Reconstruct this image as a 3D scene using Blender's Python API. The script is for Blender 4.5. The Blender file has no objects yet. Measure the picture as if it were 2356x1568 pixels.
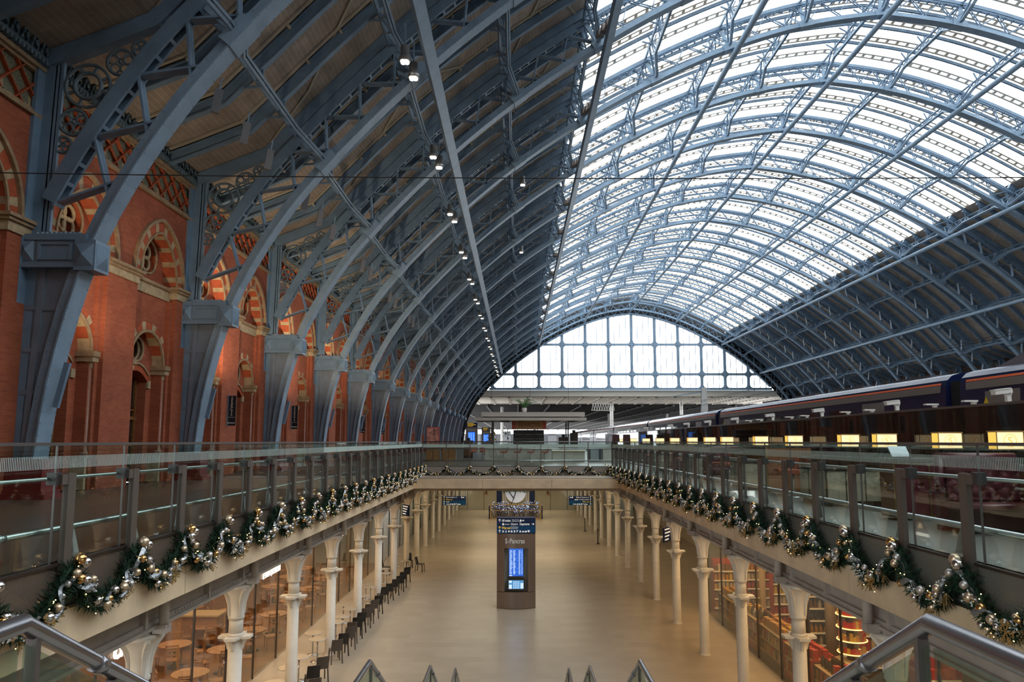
import bpy, math, random
from mathutils import Vector, Matrix
from mathutils.geometry import tessellate_polygon
PI = math.pi
random.seed(7)
SC = bpy.context.scene
COL = SC.collection

# ------------------------------------------------------------------ camera, sky, exposure, large lights
cam_d = bpy.data.cameras.new('camera')
cam_d.sensor_width = 36.0
cam_d.lens = 1650 / 2356 * 36.0
cam_d.shift_x = -12 / 2356
cam_d.shift_y = 50.75 / 2356
cam_d.clip_end = 2000
cam = bpy.data.objects.new('camera', cam_d)
COL.objects.link(cam)
cam.location = (0, 0, 1.45)
cam.rotation_euler = (math.radians(90 + 6.2), 0, 0)
SC.camera = cam

world = bpy.data.worlds.new('overcast_sky')
SC.world = world
world.use_nodes = True
wn = world.node_tree
bg = wn.nodes['Background']
bg.inputs[0].default_value = (0.92, 0.965, 1.0, 1)
bg.inputs[1].default_value = 4.5

SC.view_settings.view_transform = 'Standard'
SC.view_settings.look = 'None'
SC.view_settings.gamma = 1
SC.view_settings.exposure = 0.0
SC.view_settings.use_curve_mapping = False
SC.cycles.max_bounces = 6
SC.cycles.adaptive_threshold = 0.02
SC.cycles.diffuse_bounces = 3
SC.cycles.glossy_bounces = 3
SC.cycles.transmission_bounces = 3
SC.cycles.transparent_max_bounces = 14
SC.cycles.caustics_reflective = False
SC.cycles.caustics_refractive = False
SC.cycles.sample_clamp_indirect = 4


def area(name, loc, sx, sy, power, color, rot=(0, 0, 0)):
    d = bpy.data.lights.new(name, 'AREA')
    d.shape = 'RECTANGLE'
    d.size, d.size_y, d.energy, d.color = sx, sy, power, color
    o = bpy.data.objects.new(name, d)
    COL.objects.link(o)
    o.location, o.rotation_euler = loc, rot
    return o


WARM = (1.0, 0.72, 0.42)
for i in range(4):
    area('restaurant_ceiling_light', (-12.0, 15 + i * 8.5, -1.5), 4.5, 6.5, 330, (1.0, 0.66, 0.36))
for i in range(3):
    area('shop_ceiling_light', (12.0, 15 + i * 7.5, -1.5), 5, 6, 1300, (1.0, 0.62, 0.29))
for s in (-1, 1):
    for i in range(5):
        area('arcade_ceiling_light', (s * 7.6, 14 + i * 9, -1.3), 0.5, 7, 62, (1.0, 0.75, 0.45))
for i in range(4):
    area('undercroft_ceiling_light', (0, 49 + i * 10, -1.3), 9, 5, 260, (1.0, 0.84, 0.58))
area('undercroft_far_light', (0, 100, -1.3), 14, 30, 700, (1.0, 0.86, 0.62))

# ------------------------------------------------------------------ materials
MATS = {}


def mat(name, col, rough=0.6, metal=0.0, noise=0.0, nscale=4.0, emit=0, spec=0.5, bump=0.0):
    if name in MATS:
        return MATS[name]
    m = bpy.data.materials.new(name)
    m.use_nodes = True
    nt = m.node_tree
    b = nt.nodes['Principled BSDF']
    c = (*col, 1)
    b.inputs['Base Color'].default_value = c
    b.inputs['Roughness'].default_value = rough
    b.inputs['Metallic'].default_value = metal
    b.inputs['Specular IOR Level'].default_value = spec
    if emit:
        b.inputs['Emission Color'].default_value = c
        b.inputs['Emission Strength'].default_value = emit
    if noise or bump:
        tc = nt.nodes.new('ShaderNodeTexCoord')
        n = nt.nodes.new('ShaderNodeTexNoise')
        n.inputs['Scale'].default_value = nscale
        n.inputs['Detail'].default_value = 6
        nt.links.new(tc.outputs['Object'], n.inputs['Vector'])
        if noise:
            r = nt.nodes.new('ShaderNodeValToRGB')
            r.color_ramp.elements[0].position = 0.3
            r.color_ramp.elements[1].position = 0.7
            r.color_ramp.elements[0].color = tuple(x * (1 - noise) for x in col) + (1,)
            r.color_ramp.elements[1].color = tuple(min(1, x * (1 + noise)) for x in col) + (1,)
            nt.links.new(n.outputs['Fac'], r.inputs['Fac'])
            nt.links.new(r.outputs['Color'], b.inputs['Base Color'])
        if bump:
            bm_ = nt.nodes.new('ShaderNodeBump')
            bm_.inputs['Strength'].default_value = bump
            bm_.inputs['Distance'].default_value = 0.02
            nt.links.new(n.outputs['Fac'], bm_.inputs['Height'])
            nt.links.new(bm_.outputs['Normal'], b.inputs['Normal'])
    MATS[name] = m
    return m


def glass(name, tint, refl=0.12, base=0.0, fade=(0.5, 0.5, 0.5)):
    """thin pane: see-through tint, mirror on top, optional frosted share"""
    m = bpy.data.materials.new(name)
    m.use_nodes = True
    nt = m.node_tree
    nt.nodes.clear()
    out = nt.nodes.new('ShaderNodeOutputMaterial')
    tr = nt.nodes.new('ShaderNodeBsdfTransparent')
    tr.inputs[0].default_value = (*tint, 1)
    gl = nt.nodes.new('ShaderNodeBsdfGlossy')
    gl.inputs['Roughness'].default_value = 0.02
    lw = nt.nodes.new('ShaderNodeLayerWeight')
    lw.inputs['Blend'].default_value = 0.5
    pw = nt.nodes.new('ShaderNodeMath')
    pw.operation = 'POWER'
    pw.inputs[1].default_value = 3.5
    nt.links.new(lw.outputs['Facing'], pw.inputs[0])
    mul = nt.nodes.new('ShaderNodeMath')
    mul.operation = 'MULTIPLY_ADD'
    mul.inputs[1].default_value = refl * 3.0
    mul.inputs[2].default_value = refl * 0.3
    nt.links.new(pw.outputs[0], mul.inputs[0])
    mx = nt.nodes.new('ShaderNodeMixShader')
    nt.links.new(mul.outputs[0], mx.inputs[0])
    nt.links.new(tr.outputs[0], mx.inputs[1])
    nt.links.new(gl.outputs[0], mx.inputs[2])
    last = mx
    if base:
        df = nt.nodes.new('ShaderNodeBsdfDiffuse')
        df.inputs[0].default_value = (*fade, 1)
        m2 = nt.nodes.new('ShaderNodeMixShader')
        m2.inputs[0].default_value = base
        nt.links.new(mx.outputs[0], m2.inputs[1])
        nt.links.new(df.outputs[0], m2.inputs[2])
        last = m2
    nt.links.new(last.outputs[0], out.inputs[0])
    MATS[name] = m
    return m


def brick_mat(name, c1, c2, mortar, bw=0.23, bh=0.078, uv=False, axes=('Y', 'Z'), msize=0.008, rough=0.85, stain=0.25, offs=0.5):
    m = bpy.data.materials.new(name)
    m.use_nodes = True
    nt = m.node_tree
    b = nt.nodes['Principled BSDF']
    b.inputs['Roughness'].default_value = rough
    b.inputs['Specular IOR Level'].default_value = 0.3
    tc = nt.nodes.new('ShaderNodeTexCoord')
    if uv:
        vec = tc.outputs['UV']
    else:
        sp = nt.nodes.new('ShaderNodeSeparateXYZ')
        nt.links.new(tc.outputs['Object'], sp.inputs[0])
        cb = nt.nodes.new('ShaderNodeCombineXYZ')
        if axes == ('Y', 'Z'):
            ad = nt.nodes.new('ShaderNodeMath')
            nt.links.new(sp.outputs['X'], ad.inputs[0])
            nt.links.new(sp.outputs['Y'], ad.inputs[1])
            nt.links.new(ad.outputs[0], cb.inputs[0])
        else:
            nt.links.new(sp.outputs[axes[0]], cb.inputs[0])
        nt.links.new(sp.outputs[axes[1]], cb.inputs[1])
        vec = cb.outputs[0]
    br = nt.nodes.new('ShaderNodeTexBrick')
    br.offset = offs
    br.inputs['Color1'].default_value = (*c1, 1)
    br.inputs['Color2'].default_value = (*c2, 1)
    br.inputs['Mortar'].default_value = (*mortar, 1)
    br.inputs['Scale'].default_value = 1.0
    br.inputs['Mortar Size'].default_value = msize
    br.inputs['Mortar Smooth'].default_value = 0.2
    br.inputs['Brick Width'].default_value = bw
    br.inputs['Row Height'].default_value = bh
    nt.links.new(vec, br.inputs['Vector'])
    n = nt.nodes.new('ShaderNodeTexNoise')
    n.inputs['Scale'].default_value = 1.3
    n.inputs['Detail'].default_value = 8
    nt.links.new(tc.outputs['Object'], n.inputs['Vector'])
    r = nt.nodes.new('ShaderNodeValToRGB')
    r.color_ramp.elements[0].position = 0.3
    r.color_ramp.elements[1].position = 0.72
    r.color_ramp.elements[0].color = (1 - stain, 1 - stain, 1 - stain, 1)
    r.color_ramp.elements[1].color = (1, 1, 1, 1)
    nt.links.new(n.outputs['Fac'], r.inputs['Fac'])
    mx = nt.nodes.new('ShaderNodeMix')
    mx.data_type = 'RGBA'
    mx.blend_type = 'MULTIPLY'
    mx.inputs['Factor'].default_value = 1
    nt.links.new(br.outputs['Color'], mx.inputs['A'])
    nt.links.new(r.outputs['Color'], mx.inputs['B'])
    nt.links.new(mx.outputs['Result'], b.inputs['Base Color'])
    MATS[name] = m
    return m


STEEL = mat('blue_painted_iron', (0.155, 0.235, 0.33), 0.42, 0, 0.16, 1.6, spec=0.5)
STEEL_D = mat('blue_iron_light', (0.21, 0.30, 0.40), 0.42, 0, 0.12, 1.6)
CREAMIRON = mat('cream_painted_iron', (0.40, 0.36, 0.29), 0.7)
BRICK = brick_mat('red_brick', (0.44, 0.118, 0.055), (0.35, 0.085, 0.042), (0.36, 0.13, 0.075))
REDST = mat('red_brick_voussoir', (0.40, 0.08, 0.028), 0.8, 0, 0.2, 6)
CREAM = mat('cream_stone', (0.43, 0.32, 0.19), 0.8, 0, 0.2, 5)
BROWNST = mat('brown_stone_moulding', (0.33, 0.22, 0.125), 0.8, 0, 0.25, 5)
PINKST = mat('pink_granite_shaft', (0.36, 0.19, 0.135), 0.45, 0, 0.2, 30)
MOSAIC = mat('green_brown_frieze_tile', (0.17, 0.17, 0.11), 0.5, 0, 0.9, 40)
DARKGL = mat('dark_window_glass', (0.015, 0.017, 0.02), 0.08, 0, spec=0.6)
WOODFR = mat('varnished_oak_frame', (0.20, 0.085, 0.025), 0.4, 0, 0.3, 12)
PLANK = brick_mat('roof_boarding', (0.40, 0.335, 0.285), (0.35, 0.295, 0.25), (0.54, 0.47, 0.40), 3.2, 0.2, uv=True, msize=0.009, stain=0.3)
GUTT = mat('beige_gutter', (0.78, 0.68, 0.57), 0.7)
ROOFGL = glass('roof_glass', (0.94, 0.97, 0.98), 0.06)
BALGL = glass('balustrade_glass', (0.86, 0.93, 0.905), 0.17)
FROST = glass('frosted_stripe_glass', (0.8, 0.9, 0.88), 0.1, 0.68, (0.60, 0.74, 0.70))
SHOPGL = glass('shop_glass', (0.9, 0.9, 0.86), 0.16)
SCREENGL = glass('shade_tinted_screen', (0.40, 0.39, 0.37), 0.2, 0.2, (0.10, 0.08, 0.065))  # dark tint stands in for the dark space behind the pane
STONEFL = brick_mat('limestone_slabs', (0.50, 0.42, 0.32), (0.44, 0.365, 0.275), (0.40, 0.33, 0.245), 1.2, 0.6, axes=('X', 'Y'), msize=0.004, rough=0.3, stain=0.1)
DECKFL = mat('dark_terrazzo_deck', (0.115, 0.088, 0.068), 0.28, 0, 0.25, 60)
DECKFR = mat('grey_terrazzo_deck', (0.15, 0.143, 0.125), 0.35, 0, 0.25, 50)
CONC = mat('cast_concrete', (0.72, 0.555, 0.37), 0.7, 0, 0.16, 1.5)
BRONZE = mat('bronze_fascia', (0.045, 0.033, 0.027), 0.32, 0.35)
BRONZEP = mat('bronze_post', (0.135, 0.108, 0.092), 0.45, 0.3)
CHROME = mat('brushed_steel', (0.55, 0.55, 0.56), 0.28, 0.95)
RAILST = mat('handrail_steel', (0.36, 0.35, 0.37), 0.24, 0.9)
CAPDK = mat('dark_rail_cap', (0.16, 0.14, 0.135), 0.35, 0.5)
WHITEIRON = mat('stone_white_painted_iron', (0.74, 0.69, 0.61), 0.5, 0, 0.06, 3)
GREYBEAM = mat('grey_painted_beam', (0.46, 0.42, 0.38), 0.55, 0, 0.1, 4)
SOFFIT = mat('arcade_soffit', (0.45, 0.38, 0.28), 0.8)
PINE = mat('pine_needles', (0.012, 0.045, 0.022), 0.75, 0, 0.5, 60)
SILVER = mat('silver_bauble', (0.72, 0.68, 0.66), 0.16, 1.0)
SILVERM = mat('matt_silver_bauble', (0.62, 0.57, 0.55), 0.42, 0.85)
GOLD = mat('gold_bauble', (0.72, 0.43, 0.17), 0.2, 1.0)
CHAMP = mat('champagne_bauble', (0.72, 0.56, 0.40), 0.35, 0.9)
TINSEL = mat('silver_mesh_ribbon', (0.30, 0.32, 0.34), 0.35, 0.7, 0.7, 120)
FROSTTW = mat('frosted_twig', (0.75, 0.76, 0.78), 0.5)
FAIRY = mat('fairy_light', (1.0, 0.62, 0.22), 0.5, emit=14)
FAIRY.cycles.emission_sampling = 'NONE'
BLACK = mat('black_plastic', (0.012, 0.011, 0.011), 0.4)
BROWNPL = mat('taupe_plastic', (0.085, 0.068, 0.058), 0.45)
NAVY = mat('navy_train_paint', (0.008, 0.014, 0.055), 0.14, 0.1)
BLACKM = mat('black_matt', (0.01, 0.01, 0.011), 0.7)
WHITEP = mat('white_paint', (0.75, 0.73, 0.70), 0.5)
LETW = mat('lit_white_letter', (1.0, 0.93, 0.82), 0.5, emit=2.0)
WHITEL = mat('white_lettering', (0.85, 0.85, 0.85), 0.6)


# ------------------------------------------------------------------ mesh builder
def origin_of(p):
    v = Vector((0, 0, 0))
    while p is not None:
        v += p.location
        p = p.parent
    return v


class MB:
    def __init__(s):
        s.v, s.f, s.m, s.sm, s.uv = [], [], [], [], None

    def add(s, vs, fs, mi=0, smooth=False):
        b = len(s.v)
        s.v += [tuple(v) for v in vs]
        for f in fs:
            s.f.append([b + i for i in f])
            s.m.append(mi)
            s.sm.append(smooth)

    def box(s, x0, x1, y0, y1, z0, z1, mi=0):
        s.add([(x0, y0, z0), (x1, y0, z0), (x1, y1, z0), (x0, y1, z0), (x0, y0, z1), (x1, y0, z1), (x1, y1, z1), (x0, y1, z1)],
              [(0, 3, 2, 1), (4, 5, 6, 7), (0, 1, 5, 4), (1, 2, 6, 5), (2, 3, 7, 6), (3, 0, 4, 7)], mi)

    def bar(s, p, q, w, h, up=(0, 0, 1), mi=0):
        p, q = Vector(p), Vector(q)
        d = (q - p).normalized()
        u = Vector(up)
        a = d.cross(u)
        if a.length < 1e-4:
            a = d.cross(Vector((0, 1, 0)))
        a.normalize()
        b = a.cross(d)
        a *= w / 2
        b *= h / 2
        s.add([p - a - b, p + a - b, p + a + b, p - a + b, q - a - b, q + a - b, q + a + b, q - a + b],
              [(0, 1, 2, 3), (7, 6, 5, 4), (0, 4, 5, 1), (1, 5, 6, 2), (2, 6, 7, 3), (3, 7, 4, 0)], mi)

    def sweep(s, path, offs, mi=0, closed=True, smooth=False, caps=True):
        """path: list of (origin, a, b); offs: closed profile of (u, v) in a, b"""
        n = len(offs)
        vs = []
        for o, a, b in path:
            for u, v in offs:
                vs.append(o + a * u + b * v)
        fs = []
        for i in range(len(path) - 1):
            for j in range(n if closed else n - 1):
                k = (j + 1) % n
                fs.append((i * n + j, i * n + k, (i + 1) * n + k, (i + 1) * n + j))
        s.add(vs, fs, mi, smooth)
        if caps and closed and not smooth:
            b0 = len(s.v) - len(vs)
            s.f.append([b0 + j for j in range(n)][::-1]); s.m.append(mi); s.sm.append(False)
            s.f.append([b0 + (len(path) - 1) * n + j for j in range(n)]); s.m.append(mi); s.sm.append(False)

    def tube(s, pts, r, seg=10, mi=0, smooth=True):
        pts = [Vector(p) for p in pts]
        rs = r if isinstance(r, (list, tuple)) else [r] * len(pts)
        vs, fs = [], []
        ref = None
        for i, p in enumerate(pts):
            if i == 0:
                d = pts[1] - p
            elif i == len(pts) - 1:
                d = p - pts[i - 1]
            else:
                d = (pts[i + 1] - p).normalized() + (p - pts[i - 1]).normalized()
            d.normalize()
            if ref is None:
                ref = Vector((0, 0, 1)) if abs(d.z) < 0.9 else Vector((1, 0, 0))
            a = d.cross(ref)
            if a.length < 1e-5:
                a = d.cross(Vector((0, 1, 0)))
            a.normalize()
            b = d.cross(a)
            k = 1.0
            if 0 < i < len(pts) - 1:
                c = (pts[i + 1] - p).normalized().dot((p - pts[i - 1]).normalized())
                k = 1 / max(0.5, math.sqrt((1 + c) / 2))
            for j in range(seg):
                t = 2 * PI * j / seg
                vs.append(p + (a * math.cos(t) + b * math.sin(t) * k) * rs[i])
        for i in range(len(pts) - 1):
            for j in range(seg):
                k = (j + 1) % seg
                fs.append((i * seg + j, i * seg + k, (i + 1) * seg + k, (i + 1) * seg + j))
        s.add(vs, fs, mi, smooth)
        b0 = len(s.v) - len(vs)
        s.f.append([b0 + j for j in range(seg)][::-1]); s.m.append(mi); s.sm.append(False)
        s.f.append([b0 + (len(pts) - 1) * seg + j for j in range(seg)]); s.m.append(mi); s.sm.append(False)

    def lathe(s, prof, c=(0, 0, 0), seg=20, mi=0, smooth=True):
        vs, fs = [], []
        for r, z in prof:
            for j in range(seg):
                t = 2 * PI * j / seg
                vs.append((c[0] + r * math.cos(t), c[1] + r * math.sin(t), c[2] + z))
        for i in range(len(prof) - 1):
            for j in range(seg):
                k = (j + 1) % seg
                fs.append((i * seg + j, i * seg + k, (i + 1) * seg + k, (i + 1) * seg + j))
        s.add(vs, fs, mi, smooth)
        b0 = len(s.v) - len(vs)
        s.f.append([b0 + j for j in range(seg)][::-1]); s.m.append(mi); s.sm.append(False)
        s.f.append([b0 + (len(prof) - 1) * seg + j for j in range(seg)]); s.m.append(mi); s.sm.append(False)

    def sphere(s, c, r, seg=10, rings=7, mi=0):
        c = Vector(c)
        prof = [(r * math.sin(PI * i / rings), -r * math.cos(PI * i / rings)) for i in range(rings + 1)]
        prof[0] = (r * 0.02, -r)
        prof[-1] = (r * 0.02, r)
        s.lathe(prof, c, seg, mi)

    def torus(s, c, n, R, r, seg=20, rs=6, mi=0, a0=0, a1=2 * PI):
        c, n = Vector(c), Vector(n).normalized()
        a = n.orthogonal().normalized()
        b = n.cross(a)
        full = abs(a1 - a0 - 2 * PI) < 1e-6
        vs, fs = [], []
        cnt = seg if full else seg + 1
        for i in range(cnt):
            t = a0 + (a1 - a0) * i / seg
            d = a * math.cos(t) + b * math.sin(t)
            for j in range(rs):
                p = 2 * PI * (j + 0.5) / rs
                vs.append(c + d * (R + r * math.cos(p)) + n * (r * math.sin(p)))
        for i in range(seg):
            i2 = (i + 1) % cnt
            for j in range(rs):
                k = (j + 1) % rs
                fs.append((i * rs + j, i2 * rs + j, i2 * rs + k, i * rs + k))
        s.add(vs, fs, mi, True)

    def poly(s, outer, fn, holes=(), mi=0):
        """flat polygon with holes; fn maps (u, v) to a 3-D point"""
        loops = [[Vector((u, v, 0)) for u, v in outer]] + [[Vector((u, v, 0)) for u, v in h] for h in holes]
        flat = [p for l in loops for p in l]
        tris = tessellate_polygon(loops)
        s.add([fn(p.x, p.y) for p in flat], tris, mi)

    def extrude(s, outline, fn, h0, h1, mi=0, smooth=False, capmi=None):
        """prism from outline (u, v); fn(u, v, h)"""
        n = len(outline)
        vs = [fn(u, v, h0) for u, v in outline] + [fn(u, v, h1) for u, v in outline]
        s.add(vs, [(i, (i + 1) % n, n + (i + 1) % n, n + i) for i in range(n)], mi, smooth)
        cm = mi if capmi is None else capmi
        s.poly(outline, lambda u, v: fn(u, v, h0), (), cm)
        s.poly(outline, lambda u, v: fn(u, v, h1), (), cm)

    def mirror_x(s, xc):
        s.v = [(2 * xc - x, y, z) for x, y, z in s.v]
        s.f = [f[::-1] for f in s.f]
        return s

    def build(s, name, mats, parent=None, loc=None, local=False):
        me = bpy.data.meshes.new(name)
        o0 = Vector((0, 0, 0)) if local else origin_of(parent)
        if loc is not None:
            o0 = o0 if local else Vector(loc)
        me.from_pydata([(v[0] - o0.x, v[1] - o0.y, v[2] - o0.z) for v in s.v], [], s.f)
        for m in (mats if isinstance(mats, (list, tuple)) else [mats]):
            me.materials.append(m)
        me.polygons.foreach_set('material_index', s.m)
        me.polygons.foreach_set('use_smooth', s.sm)
        me.update()
        o = bpy.data.objects.new(name, me)
        COL.objects.link(o)
        o.parent = parent
        if loc is not None:
            o.location = loc
        return o


def tag(o, label=None, cat=None, group=None, kind=None):
    if label:
        o['label'] = label
    if cat:
        o['category'] = cat
    if group:
        o['group'] = group
    if kind:
        o['kind'] = kind
    return o


def thing(name, label, cat, loc=(0, 0, 0), rz=0, group=None):
    o = bpy.data.objects.new(name, None)
    COL.objects.link(o)
    o.location = loc
    o.rotation_euler = (0, 0, rz)
    o.empty_display_size = 0.2
    return tag(o, label, cat, group)


KIDS = {}


def kids(o):
    return [c for c in o.children]


def dup(root, loc, label=None, rz=None, group=None):
    def cp(o, par):
        c = o.copy()
        COL.objects.link(c)
        c.parent = par
        for ch in o.children:
            cp(ch, c)
        return c
    r = cp(root, None)
    r.location = loc
    if rz is not None:
        r.rotation_euler = (0, 0, rz)
    if label:
        r['label'] = label
    if group:
        r['group'] = group
    return r


def struct(name, mb, mats, parent=None):
    o = mb.build(name, mats, parent)
    if parent is None:
        o['kind'] = 'structure'
    return o


def array(o, n, dy):
    a = o.modifiers.new('repeat', 'ARRAY')
    a.use_relative_offset = False
    a.use_constant_offset = True
    a.constant_offset_displace = (0, dy, 0)
    a.count = n
    return o


def text(body, size, loc, rot, m, parent=None, ext=0.004, align='LEFT', sx=1.0, name='lettering', bold=0.0, space=1.0):
    c = bpy.data.curves.new(name, 'FONT')
    c.body = body
    c.size = size
    c.extrude = ext
    c.offset = bold
    c.align_x = align
    c.space_character = space
    c.materials.append(m)
    tmp = bpy.data.objects.new(name, c)
    me = bpy.data.meshes.new_from_object(tmp)
    me.name = name
    bpy.data.objects.remove(tmp)
    o = bpy.data.objects.new(name, me)
    COL.objects.link(o)
    o.parent = parent
    o.location = Vector(loc) - origin_of(parent)
    o.rotation_euler = rot
    o.scale = (sx, 1, 1)
    return o


FACE_CAM = (PI / 2, 0, 0)       # text read by someone looking along +Y
FACE_EAST = (PI / 2, 0, PI / 2)  # text on a wall that faces +X
ORD = ['first', 'second', 'third', 'fourth', 'fifth', 'sixth', 'seventh', 'eighth', 'ninth', 'tenth', 'eleventh', 'twelfth', 'thirteenth',
       'fourteenth', 'fifteenth', 'sixteenth', 'seventeenth', 'eighteenth', 'nineteenth', 'twentieth']
TENS = {2: 'twenty', 3: 'thirty', 4: 'forty'}


def nth(i):
    if i < 20:
        return ORD[i]
    n = i + 1
    if n % 10 == 0:
        return {20: 'twentieth', 30: 'thirtieth', 40: 'fortieth'}[n]
    return TENS[n // 10] + '-' + ORD[n % 10 - 1]


# ------------------------------------------------------------------ arch profile of the train shed
XC = 24.4
BAY = 8.98
Y0 = 18.4            # plane of the nearest main rib seen
RY = [Y0 + BAY * k for k in range(16)]
YEND = RY[15]
half = [(-36.6, 0), (-36.3, 3.2), (-35.55, 6.24), (-34.6, 8.3), (-33.35, 10.35), (-32.05, 12.0), (-30.6, 13.6), (-29.2, 15.05), (-27.7, 16.5),
        (-26.4, 17.65), (-23.6, 19.9), (-19.2, 22.85), (-14.8, 25.3), (-9.8, 27.55), (-4.9, 29.05), (0, 29.75)]


def catmull(pts, n=8):
    out = []
    P = [Vector((p[0], p[1])) for p in pts]
    P = [P[0] * 2 - P[1]] + P + [P[-1] * 2 - P[-2]]
    for i in range(1, len(P) - 2):
        for k in range(n):
            t = k / n
            a, b, c, d = P[i - 1], P[i], P[i + 1], P[i + 2]
            out.append(0.5 * ((2 * b) + (c - a) * t + (2 * a - 5 * b + 4 * c - d) * t * t + (3 * b - a - 3 * c + d) * t ** 3))
    out.append(P[-2])
    return out


lh = catmull(half)
for _ in range(14):
    lh = [lh[0]] + [lh[i] * 0.5 + (lh[i - 1] + lh[i + 1]) * 0.25 for i in range(1, len(lh) - 1)] + [lh[-1]]
ARCH = lh + [Vector((-p.x, p.y)) for p in lh[-2::-1]]
SARC = [0]
for i in range(1, len(ARCH)):
    SARC.append(SARC[-1] + (ARCH[i] - ARCH[i - 1]).length)
STOT = SARC[-1]


def arc(s, n=0.0):
    """point at arc length s of the inner line, n outwards -> (d, z), tangent, normal"""
    s = min(max(s, 0), STOT)
    import bisect
    i = min(max(bisect.bisect(SARC, s) - 1, 0), len(ARCH) - 2)
    t = (s - SARC[i]) / (SARC[i + 1] - SARC[i])
    j0, j1 = max(i - 1, 0), min(i + 2, len(ARCH) - 1)
    ta = (ARCH[i + 1] - ARCH[j0]).normalized()
    tb = (ARCH[j1] - ARCH[i]).normalized()
    tg = (ta * (1 - t) + tb * t).normalized()
    nm = Vector((-tg.y, tg.x))
    p = ARCH[i].lerp(ARCH[i + 1], t) + nm * n
    return p, tg, nm


def apt(s, n, y):
    p, tg, nm = arc(s, n)
    return Vector((XC + p.x, y, p.y))


def s_at_d(d):
    lo, hi = 0, STOT
    for _ in range(40):
        m = (lo + hi) / 2
        if arc(m)[0].x < d:
            lo = m
        else:
            hi = m
    return lo


def arcpath(s0, s1, n, y, cnt=60):
    out = []
    for i in range(cnt + 1):
        p, tg, nm = arc(s0 + (s1 - s0) * i / cnt, n)
        out.append((Vector((XC + p.x, y, p.y)), Vector((0, 1, 0)), Vector((nm.x, 0, nm.y))))
    return out


def rect(w, h, u=0, v=0):
    return [(u - w / 2, v - h / 2), (u + w / 2, v - h / 2), (u + w / 2, v + h / 2), (u - w / 2, v + h / 2)]


ROOFN = 2.35       # roof skin above the inner line


def roofline():
    """(x, z) of roof boarding from the left gutter to the right gutter, with tangent/normal"""
    pts = []
    left = [Vector((-13.1, 11.75)), Vector((-11.6, 12.33)), Vector((-10.0, 12.98)), Vector((-8.75, 13.55))]
    sj = s_at_d(-31.0)
    body = []
    n = 90
    for i in range(n + 1):
        s = sj + (STOT - 2 * sj) * i / n
        p = arc(s, ROOFN)[0]
        body.append(Vector((XC + p.x, p.y)))
    left = [p for p in left if p.x < body[0].x - 0.5]
    right = [Vector((2 * XC - p.x, p.y)) for p in left[::-1]]
    return left + body + right


ROOF = roofline()
RS = [0]
for i in range(1, len(ROOF)):
    RS.append(RS[-1] + (ROOF[i] - ROOF[i - 1]).length)


def rooframe(i):
    a, b = ROOF[max(i - 1, 0)], ROOF[min(i + 1, len(ROOF) - 1)]
    t = (b - a).normalized()
    return t, Vector((-t.y, t.x))


def roofpath(i0, i1, n, y):
    out = []
    for i in range(i0, i1 + 1):
        t, nm = rooframe(i)
        p = ROOF[i] + nm * n
        out.append((Vector((p.x, y, p.y)), Vector((0, 1, 0)), Vector((nm.x, 0, nm.y))))
    return out


GL0 = min(range(len(ROOF)), key=lambda i: abs(ROOF[i].x - (XC - 20.6)))
GL1 = len(ROOF) - 1 - GL0
YS = -16.0           # roof starts behind the viewer


def skin(i0, i1, y0, y1, n, uv=True, name='ceiling', m=None):
    mb = MB()
    vs, fs = [], []
    for i in range(i0, i1 + 1):
        t, nm = rooframe(i)
        p = ROOF[i] + nm * n
        vs += [(p.x, y0, p.y), (p.x, y1, p.y)]
    k = i1 - i0
    fs = [(2 * i, 2 * i + 1, 2 * i + 3, 2 * i + 2) for i in range(k)]
    mb.add(vs, fs, 0, True)
    o = struct(name, mb, m)
    l = o.data.uv_layers.new(name='UVMap')
    for poly in o.data.polygons:
        for li in poly.loop_indices:
            vi = o.data.loops[li].vertex_index
            l.data[li].uv = ((y1 if vi % 2 else y0), RS[i0 + vi // 2])
    return o


# ------------------------------------------------------------------ roof skins
skin(0, GL0, YS, YEND + 1.5, 0.0, name='ceiling_left', m=PLANK)
skin(GL1, len(ROOF) - 1, YS, YEND + 1.5, 0.0, name='ceiling_right', m=PLANK)
tag(skin(GL0, GL1, YS, YEND + 1.5, 0.30, name='ceiling_glass', m=ROOFGL), kind='structure')
# upstands that close the step between boarding and glazing
mb = MB()
for i, sg in ((GL0, -1), (GL1, 1)):
    t, nm = rooframe(i)
    p, q = ROOF[i], ROOF[i] + nm * 0.32
    mb.add([(p.x, YS, p.y), (p.x, YEND + 1.5, p.y), (q.x, YEND + 1.5, q.y), (q.x, YS, q.y)], [(0, 1, 2, 3)])
struct('trim_1', mb, GUTT)

SUB = BAY / 4
NSUB = int((YEND - (Y0 - 2 * BAY)) / SUB + 0.5)
# beige gutters beside every glazing strip, as open ladders, repeated along the roof
mb = MB()
for off in (-0.74, -0.24):
    mb.sweep(roofpath(GL0, GL1, 0.08, Y0 - 2 * BAY + off), rect(0.17, 0.09), 0)
s_a, s_b = RS[GL0], RS[GL1]
nst = int((s_b - s_a) / 0.75)
ii = GL0
for k in range(nst + 1):
    s = s_a + (s_b - s_a) * k / nst
    while ii < GL1 - 1 and RS[ii + 1] < s:
        ii += 1
    f = (s - RS[ii]) / (RS[ii + 1] - RS[ii])
    p = ROOF[ii].lerp(ROOF[ii + 1], f)
    t, nm = rooframe(ii)
    q = p + nm * 0.10
    mb.bar((q.x, Y0 - 2 * BAY - 0.74, q.y), (q.x, Y0 - 2 * BAY - 0.24, q.y), 0.22, 0.05, (nm.x, 0, nm.y))
    if k % 1 == 0:   # glazing bar
        q = p + nm * 0.26
        mb.bar((q.x, Y0 - 2 * BAY - .2, q.y), (q.x, Y0 - 2 * BAY + SUB - 0.7, q.y), 0.03, 0.04, (nm.x, 0, nm.y))
array(struct('trim_2', mb, GUTT), NSUB, SUB)
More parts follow.
